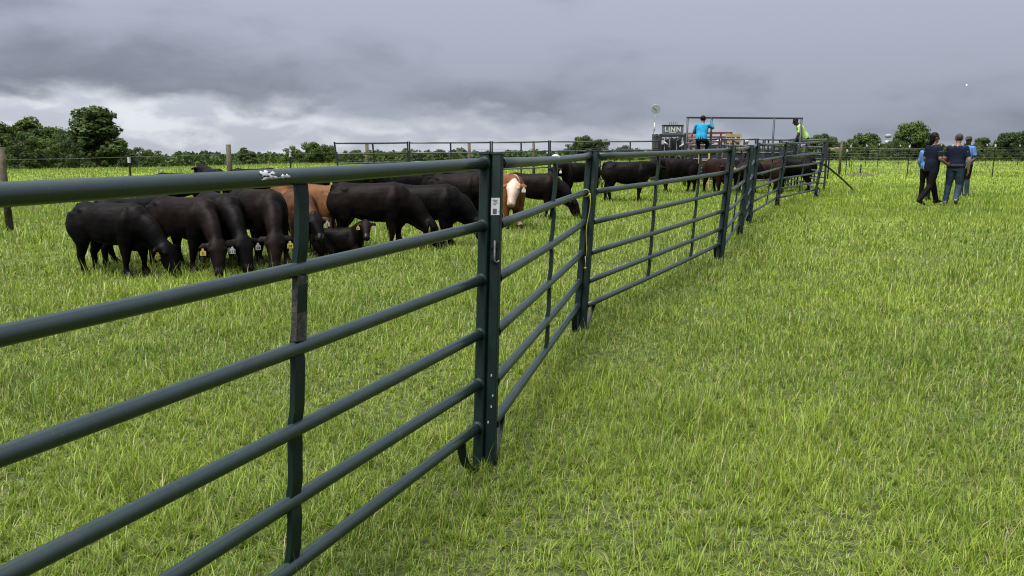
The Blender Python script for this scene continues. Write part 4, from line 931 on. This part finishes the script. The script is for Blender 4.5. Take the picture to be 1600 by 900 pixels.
def num_mesh(txt):
    if txt not in NUMM: NUMM[txt] = text_mesh(txt, .042, M_INK, .0004)
    return NUMM[txt]
EYE_ME = MB().ball((0, 0, 0), .016, 0, 10, 8).mesh('eye', [M_EYE])
CG = 'cattle in the pen'
def cow(px, py, phi, H, proto, col, tags, label):
    """px, py: the ground under the middle of the body; phi: heading against the line of sight (0 right, -90 to the camera)"""
    p = ground(px, py); a = atan2(p.x, p.y); rz = radians(phi) - a; inf = CINFO[proto]
    t = thing('cow', label, 'cow', p, rz, CG, H); obj('body', cow_mesh(proto, col), t)
    for e in inf['eye']: obj('eye', EYE_ME, t).location = e
    for i, c in enumerate(tags):                                                  # tags: (left ear, right ear)
        if c in ' -': continue
        tg = obj('ear_tag', tag_mesh(c, i), t); tg.location = inf['ear'][i] + inf['up'] * .018 + inf['hd'] * .02 - Vector((0, 0, .01))
        tg.rotation_euler = (0, 0, inf['turn'] + pi / 2 + (-.15 if i else .15)); tg.scale = (1.02,) * 3
        if len(c) and py > 385:
            nm = obj('tag_number', num_mesh(('58', '112', '5', '64')[(int(px) + i) % 4]), tg); nm.location = (0, -.0026, -.062); nm.rotation_euler = (pi / 2, 0, 0)
    return t
for a in [
    (184, 430, -44, .90, 'graze_a', 'black', '-y', 'grazing black cow at the left end of the herd, side on, one yellow ear tag'),
    (222, 411, 20, .90, 'graze_b', 'black', '--', 'black cow almost hidden between the leftmost grazing cow and the next'),
    (297, 421, -50, .95, 'graze_b', 'brownblack', 'wy', 'grazing black cow second from left, head to the camera, yellow and white tags'),
    (348, 414, -72, .98, 'graze_a', 'black', 'ww', 'grazing black cow third from left with white tags, face down in the grass'),
    (408, 410, -62, 1.02, 'graze_b', 'brownblack', 'y-', 'grazing black cow just left of the nearest upright, small yellow tag'),
    (470, 394, -78, .92, 'low_a', 'brown', 'w-', 'brown cow with a dark face right behind the nearest upright'),
    (500, 383, 128, .97, 'graze_c', 'tan', '--', 'tan cow seen from behind, left of the largest black cow'),
    (448, 372, -95, .98, 'graze_c', 'tan', 'ww', 'tan cow farther back, glimpsed above the black cow left of the upright'),
    (530, 400, -12, .66, 'lie_a', 'brownblack', 'wy', 'lying dark calf with raised head, yellow and white ear tags'),
    (584, 391, -12, 1.03, 'graze_a', 'brownblack', '-y', 'largest black cow in the middle of the herd, side on, tail towards the tan cow'),
    (668, 384, -12, .97, 'graze_a', 'black', '--', 'black cow grazing to the right of the largest black cow'),
    (716, 350, -30, 1.0, 'graze_a', 'brownblack', 'w-', 'dark cow grazing just left of the first joint post'),
    (640, 336, 176, 1.0, 'stand_b', 'black', 'w-', 'black cow in the back row, only its tagged head and back above the grazers'),
    (735, 332, 170, 1.0, 'stand_a', 'black', '-w', 'black cow in the back row close behind the first joint post'),
    (793, 354, -72, 1.03, 'look_a', 'red', 'w-', 'red cow with a white face looking at the camera beside the first joint post'),
    (836, 342, -14, .98, 'graze_a', 'brownblack', '--', 'black cow grazing right of the red white-faced cow'),
    (904, 308, 205, 1.03, 'look_b', 'black', 'w-', 'black cow facing left with a white tag, left of the second joint post'),
    (978, 315, 8, 1.10, 'look_b', 'black', '--', 'large black cow standing side on right of the second joint post'),
    (1056, 301, 200, 1.08, 'look_b', 'brownblack', 'w-', 'brown-black cow facing left below the chute'),
    (1120, 303, -62, 1.08, 'look_a', 'dkred', 'y-', 'dark brown cow with a yellow tag below the alley ladder'),
    (1160, 300, -80, 1.08, 'look_b', 'black', 'w-', 'black cow glimpsed behind the edge-on fourth panel'),
    (1190, 303, 172, 1.06, 'low_a', 'dkred', '--', 'dark red-brown cow behind the first wheeled panel'),
    (1236, 300, 165, 1.12, 'look_b', 'black', '--', 'black cow behind the last wheeled panel'),
    (338, 328, 105, .97, 'stand_a', 'black', '--', 'black cow in the far left row whose hump rises left of the second wooden post'),
    (405, 329, 8, .99, 'graze_a', 'black', '--', 'black cow in the far left row right of the second wooden post'),
    (283, 338, 176, .95, 'graze_a', 'black', '--', 'black cow farthest left in the back row, just a back above the top rail'),
    (478, 326, 165, .93, 'look_a', 'black', '--', 'black cow in the back row whose ears show above the top rail sticker'),
    (562, 328, 4, .98, 'graze_c', 'brownblack', '--', 'dark cow in the back row behind the largest black cow'),
]: cow(*a)

# ------------------------------------------------------------------ people, 1.75 m, facing +X, left = +Y
def person_body(J, opt):
    """J: joints; material ids 0 skin 1 shirt 2 trousers 3 shoes 4 hair/cap 5 gloves 6 lower trousers 7 belt"""
    b = Body(); V3 = Vector; g = opt.get
    pel, ch, nk, hd = [V3(J[k]) for k in ('pelvis', 'chest', 'neck', 'head')]; face = V3(J['face']).normalized(); fwd = V3(J.get('fwd', (1, 0, 0))); lat = V3((-fwd.y, fwd.x, 0))
    fl = V3((-face.y, face.x, 0)).normalized(); upf = face.cross(fl); w = g('w', 1.0); bl = g('belly', 1.0)
    ax = (ch - pel).normalized(); sh = [V3(J['sh' + s]) for s in 'LR']
    # shirt: hem, waist, chest, shoulders
    b.part([pel + ax * g('hem', -.02), pel + ax * .06, pel.lerp(ch, .5) + fwd * .012 * bl, ch, ch.lerp(nk, .55), ch.lerp(nk, .85), nk - ax * .01], [(.180 * w, .125 * bl), (.178 * w, .126 * bl), (.172 * w, .122 * bl), (.188 * w, .122), (.178 * w, .105), (.115, .080), (.062, .062)], lat, 1, n=22, ex=2.3)
    b.part([pel - ax * .11, pel - ax * .03, pel + ax * .05], [(.155 * w, .115), (.168 * w, .120), (.160 * w, .110)], lat, 2, n=20, ex=2.3)
    if g('belt'): b.part([pel + ax * .015, pel + ax * .05], [(.184 * w, .132 * bl), (.184 * w, .132 * bl)], lat, 7, n=22, ex=2.3)
    b.part([nk - ax * .03, nk.lerp(hd, .30), nk.lerp(hd, .62)], [(.064, .066), (.054, .058), (.053, .060)], fl, 0)
    # head with jaw, nose, brow, ears
    b.ball(hd + upf * .025 - face * .012, (.080, .080, .098), 0)
    b.part([hd - upf * .02 - face * .02, hd - upf * .07 + face * .030, hd - upf * .105 + face * .055], [(.066, .072), (.058, .058), (.030, .028)], fl, 0)
    b.part([hd + upf * .03 + face * .072, hd - upf * .005 + face * .092, hd - upf * .022 + face * .088], [.012, .016, .014], fl, 0, n=10)
    b.part([hd - upf * .062 + face * .060 + fl * .024, hd - upf * .062 + face * .074, hd - upf * .062 + face * .060 - fl * .024], [.008, .010, .008], upf, 0, n=8)
    for s in (1, -1):
        b.ball(hd + fl * .080 * s - face * .01, (.014, .020, .030), 0); b.ball(hd + upf * .028 + face * .070 + fl * .030 * s, (.016, .016, .010), 0)
    if g('hair', 'short') == 'short': b.ball(hd + upf * .042 - face * .028, (.092, .092, .094), 4)
    if g('hair') == 'long':
        b.ball(hd + upf * .044 - face * .030, (.106, .106, .108), 4); b.part([hd + upf * .03 - face * .05, hd - upf * .06 - face * .070, hd - upf * .15 - face * .07], [(.098, .065), (.090, .058), (.055, .035)], fl, 4)
    if g('hair') == 'cap':
        b.part([hd + upf * .035, hd + upf * .075, hd + upf * .115, hd + upf * .132], [(.088, .098), (.086, .096), (.064, .072), (.025, .03)], fl, 4); b.part([hd + upf * .055 + face * .06, hd + upf * .052 + face * .115, hd + upf * .042 + face * .155], [(.070, .012), (.066, .009), (.040, .007)], fl, 4)
    for i, s in enumerate('LR'):
        S, E, W = V3(J['sh' + s]), V3(J['el' + s]), V3(J['wr' + s]); sg = 1 if s == 'L' else -1
        sd = lat; long_ = g('sleeve', 'short') == 'long'
        cut = E.lerp(W, .85) if long_ else S.lerp(E, .72)
        b.ball(S, (.068, .068, .066), 1)
        if long_: b.part([S, S.lerp(E, .6), E, E.lerp(W, .5), W], [.066, .058, .052, .047, .040], fwd, 1)
        else:
            b.part([S, S.lerp(E, .4), S.lerp(E, .74)], [.066, .062, .062], fwd, 1)
        b.part([S.lerp(E, .3), S.lerp(E, .7), E, E.lerp(W, .35), W], [.050, .047, .042, .043, .029], fwd, 0)
        # hand: palm, four fingers, thumb
        hv = V3(J['hand' + s]).normalized() if ('hand' + s) in J else (W - E).normalized(); hm = 5 if g('gloves') else 0
        tref = V3(J.get('thumb' + s, fwd)); tv = (tref - hv * tref.dot(hv)).normalized(); pn = hv.cross(tv) * sg; r_ = 1.25 if hm == 5 else 1.0
        b.part([W - hv * .01, W + hv * .045, W + hv * .09], [(.027 * r_, .019 * r_), (.041 * r_, .017 * r_), (.040 * r_, .014 * r_)], tv, hm, n=14)
        for k, ln in enumerate((.072, .080, .074, .058)):
            f0 = W + hv * .085 + tv * (.030 - .020 * k); cu = .35 + .1 * k
            f1 = f0 + (hv * cos(cu * .5) + pn * sin(cu * .5)) * ln * .5; f2 = f1 + (hv * cos(cu * 1.8) + pn * sin(cu * 1.8)) * ln * .5
            b.part([f0, f1, f2], [.0098 * r_, .0092 * r_, .0075 * r_], tv, hm, n=8, sub=2)
        t0 = W + hv * .03 + tv * .032; t1 = t0 + (tv * .6 + hv * .7 + pn * .25).normalized() * .042; b.part([t0, t1, t1 + (hv * .9 + tv * .15 + pn * .3).normalized() * .034], [.013 * r_, .0115 * r_, .009 * r_], hv, hm, n=8, sub=2)
        H, K, A = V3(J['hip' + s]), V3(J['kn' + s]), V3(J['an' + s]); lw = g('legw', 1.0); td = V3(J.get('toe' + s, fwd)).normalized()
        tdn = td.cross(V3((0, 0, 1))).normalized()
        b.part([H + V3((0, 0, .04)), H.lerp(K, .45), K], [(.098 * lw, .105 * lw), (.086 * lw, .092 * lw), (.066 * lw, .070 * lw)], lat, 2)
        b.part([K, K.lerp(A, .35), K.lerp(A, .75), A + (A - K).normalized() * .02], [(.066 * lw, .070 * lw), (.064 * lw, .070 * lw), (.056 * lw, .060 * lw), (.058 * lw, .062 * lw)], lat, 6 if g('two') else 2)
        b.part([A - td * .075 - V3((0, 0, .035)), A - td * .02 - V3((0, 0, .035)), A + td * .09 - V3((0, 0, .045)), A + td * .175 - V3((0, 0, .055))], [(.036, .040), (.044, .048), (.046, .036), (.026, .018)], tdn, 3)
    return b
def stance(**k):
    J = dict(pelvis=(0, 0, .96), chest=(.01, 0, 1.29), neck=(-.005, 0, 1.485), head=(.02, 0, 1.625), face=(1, 0, 0), shL=(0, .185, 1.405), shR=(0, -.185, 1.405), elL=(-.02, .235, 1.13), elR=(-.02, -.235, 1.13), wrL=(.05, .24, .885), wrR=(.05, -.24, .885),
             hipL=(0, .09, .90), hipR=(0, -.09, .90), knL=(.02, .10, .50), knR=(.02, -.10, .50), anL=(0, .11, .09), anR=(0, -.11, .09))
    J.update(k); return J
PB = {}
PB['walker'] = (stance(face=(.9, -.45, -.05), wrR=(.22, -.21, 1.02), elR=(-.01, -.26, 1.13), knL=(.16, .09, .52), anL=(.30, .09, .12), toeL=(1, 0, .15), knR=(-.06, -.09, .50), anR=(-.34, -.09, .16), toeR=(1, 0, -.45), wrL=(.18, .23, .92)), dict(hair='long', w=1.05, legw=1.08, hem=-.13, belly=1.1))
PB['listener'] = (stance(wrL=(.12, .20, .90), sleeve=1), dict(hair='short', sleeve='long', w=1.0))
PB['polo'] = (stance(face=(.95, .30, -.12), wrL=(.22, .20, 1.00), elL=(-.01, .26, 1.15), wrR=(.04, -.27, .88), elR=(-.04, -.27, 1.13), knL=(.03, .12, .50), anL=(-.02, .15, .10), knR=(.06, -.10, .50), anR=(-.16, -.10, .17), toeR=(1, 0, -.5)), dict(hair='short', w=1.16, belly=1.2, legw=1.16, belt=1))
PB['glover'] = (stance(face=(.9, .3, -.1), wrL=(.16, .17, .90), wrR=(.16, -.17, .92), elL=(-.04, .26, 1.12), elR=(-.04, -.26, 1.12)), dict(hair='cap', w=1.02, gloves=1, two=1, sleeve='short'))
PB['capman'] = (stance(), dict(hair='cap', sleeve='long'))
PB['climber'] = (stance(pelvis=(0, 0, .96), chest=(.10, 0, 1.27), neck=(.14, 0, 1.45), head=(.19, 0, 1.585), shL=(.10, .19, 1.385), shR=(.10, -.19, 1.385), elR=(.24, -.33, 1.30), wrR=(.30, -.24, 1.55), handR=(.3, 0, 1), elL=(.20, .29, 1.17), wrL=(.40, .20, 1.15),
                        knL=(.36, .16, .80), anL=(.20, .12, .50), knR=(.36, -.16, .80), anR=(.20, -.12, .50)), dict(hair='short', w=1.08, sleeve='long', belly=1.1, hem=-.05))
PB['leaner'] = (stance(pelvis=(0, 0, .96), chest=(.15, 0, 1.24), neck=(.25, 0, 1.40), head=(.35, .0, 1.50), face=(.9, 0, -.45), shL=(.20, .19, 1.32), shR=(.20, -.19, 1.32), elL=(.28, .25, 1.06), wrL=(.36, .22, .83), elR=(.10, -.28, 1.03), wrR=(.02, -.20, .90),
                       knL=(.38, .14, .86), anL=(.34, .14, .46), knR=(.38, -.14, .86), anR=(.34, -.14, .46)), dict(hair='short', w=1.22, belly=1.2))
PEO = fuse({k: person_body(*v) for k, v in PB.items()}, .0118, 2)
SK_L = mat('skin_light', (.20, .115, .08), .55, spec=.3); SK_D = mat('skin_dark', (.028, .016, .011), .5, spec=.25); SK_M = mat('skin_mid', (.12, .066, .044), .55, spec=.3)
def cloth(n, c, c2=None): return mat(n, c, .85, 0, (9, c2 or tuple(x * .72 for x in c), .45, .68), (26, .55), .08)
C_NAVY = cloth('navy_cotton', (.0048, .0068, .016)); C_BLK = cloth('black_cotton', (.0032, .0032, .0036)); C_JEAN = cloth('denim', (.015, .026, .040), (.026, .042, .058)); C_LBLUE = cloth('light_blue_cotton', (.055, .125, .30)); C_TURQ = cloth('turquoise_cotton', (.012, .16, .29)); C_NEON = cloth('neon_cotton', (.25, .38, .11)); C_GREY = cloth('grey_cotton', (.035, .035, .04)); C_DK = cloth('dark_blue_cotton', (.005, .007, .012))
H_BLK = mat('black_hair', (.003, .0027, .0027), .6, spec=.08); H_GREY = mat('grey_hair', (.035, .033, .031), .65, 0, (30, (.018, .016, .015), .45, .6), None, .1); H_WHITE = mat('white_cap_cloth', (.34, .34, .33), .8); M_SHOE = mat('dark_shoe', (.006, .006, .006), .6, spec=.15); M_SNEAK = mat('white_sole_shoe', (.12, .12, .12), .6, 0, (14, (.012, .012, .012), .45, .55)); M_GLOVE = mat('white_glove', (.33, .33, .31), .8)
def person(key, p, phi, H, mats, label, name='person', group=None):
    a = atan2(p.x, p.y); t = thing(name, label, 'person', p, radians(phi) - a, group, H / 1.75)
    me, ids = PEO[key]; me = me.copy(); me.materials.clear()
    for m in mats: me.materials.append(m)
    me.polygons.foreach_set('material_index', list(ids)); obj('body', me, t); return t
def pm(skin, shirt, trs, shoe=M_SHOE, hair=H_BLK, glove=None, low=None, belt=None): return (skin, shirt, trs, shoe, hair, glove or skin, low or trs, belt or trs)
WG = 'people walking in the field'; KG = 'workers at the alley'
person('walker', ground(1450, 321), 42, 1.80, pm(SK_M, C_NAVY, C_BLK), 'person in navy shirt and black trousers striding beside the others, dark hair', group=WG)
person('listener', ground(1443, 313), 60, 1.60, pm(SK_M, C_LBLUE, C_BLK), 'person in light blue shirt mostly hidden behind the striding person', group=WG)
person('polo', ground(1487, 321), 82, 1.78, pm(SK_L, C_NAVY, C_JEAN, M_SNEAK, H_GREY, belt=C_GREY), 'grey-haired person in navy polo and jeans walking away from the camera', group=WG)
person('glover', ground(1505, 307), 222, 1.76, pm(SK_D, C_LBLUE, C_BLK, M_SHOE, C_GREY, M_GLOVE, C_JEAN), 'person in light blue shirt and grey cap holding white gloves', group=WG)
q = gs(1089, 45.2); person('climber', Vector((q.x, q.y - .30, q.z + .70)), 80, 1.75, pm(SK_M, C_TURQ, C_DK), 'worker in turquoise top perched on the alley panel, seen from behind', group=KG)
q = gs(1250, 45.6); person('leaner', Vector((q.x, q.y - .12, q.z + .76)), 192, 1.75, pm(SK_D, C_NEON, C_JEAN), 'worker in neon yellow shirt leaning over the right end of the alley', group=KG)
person('capman', gs(1122, 42.5), 200, 1.66, pm(SK_L, C_GREY, C_JEAN, M_SHOE, H_WHITE), 'worker in white cap standing in the alley below the trailer', group=KG)
person('capman', gs(1163, 42.5), 150, 1.66, pm(SK_L, C_DK, C_JEAN, M_SHOE, H_WHITE), 'worker in white cap standing in the alley right of the trailer', group=KG)
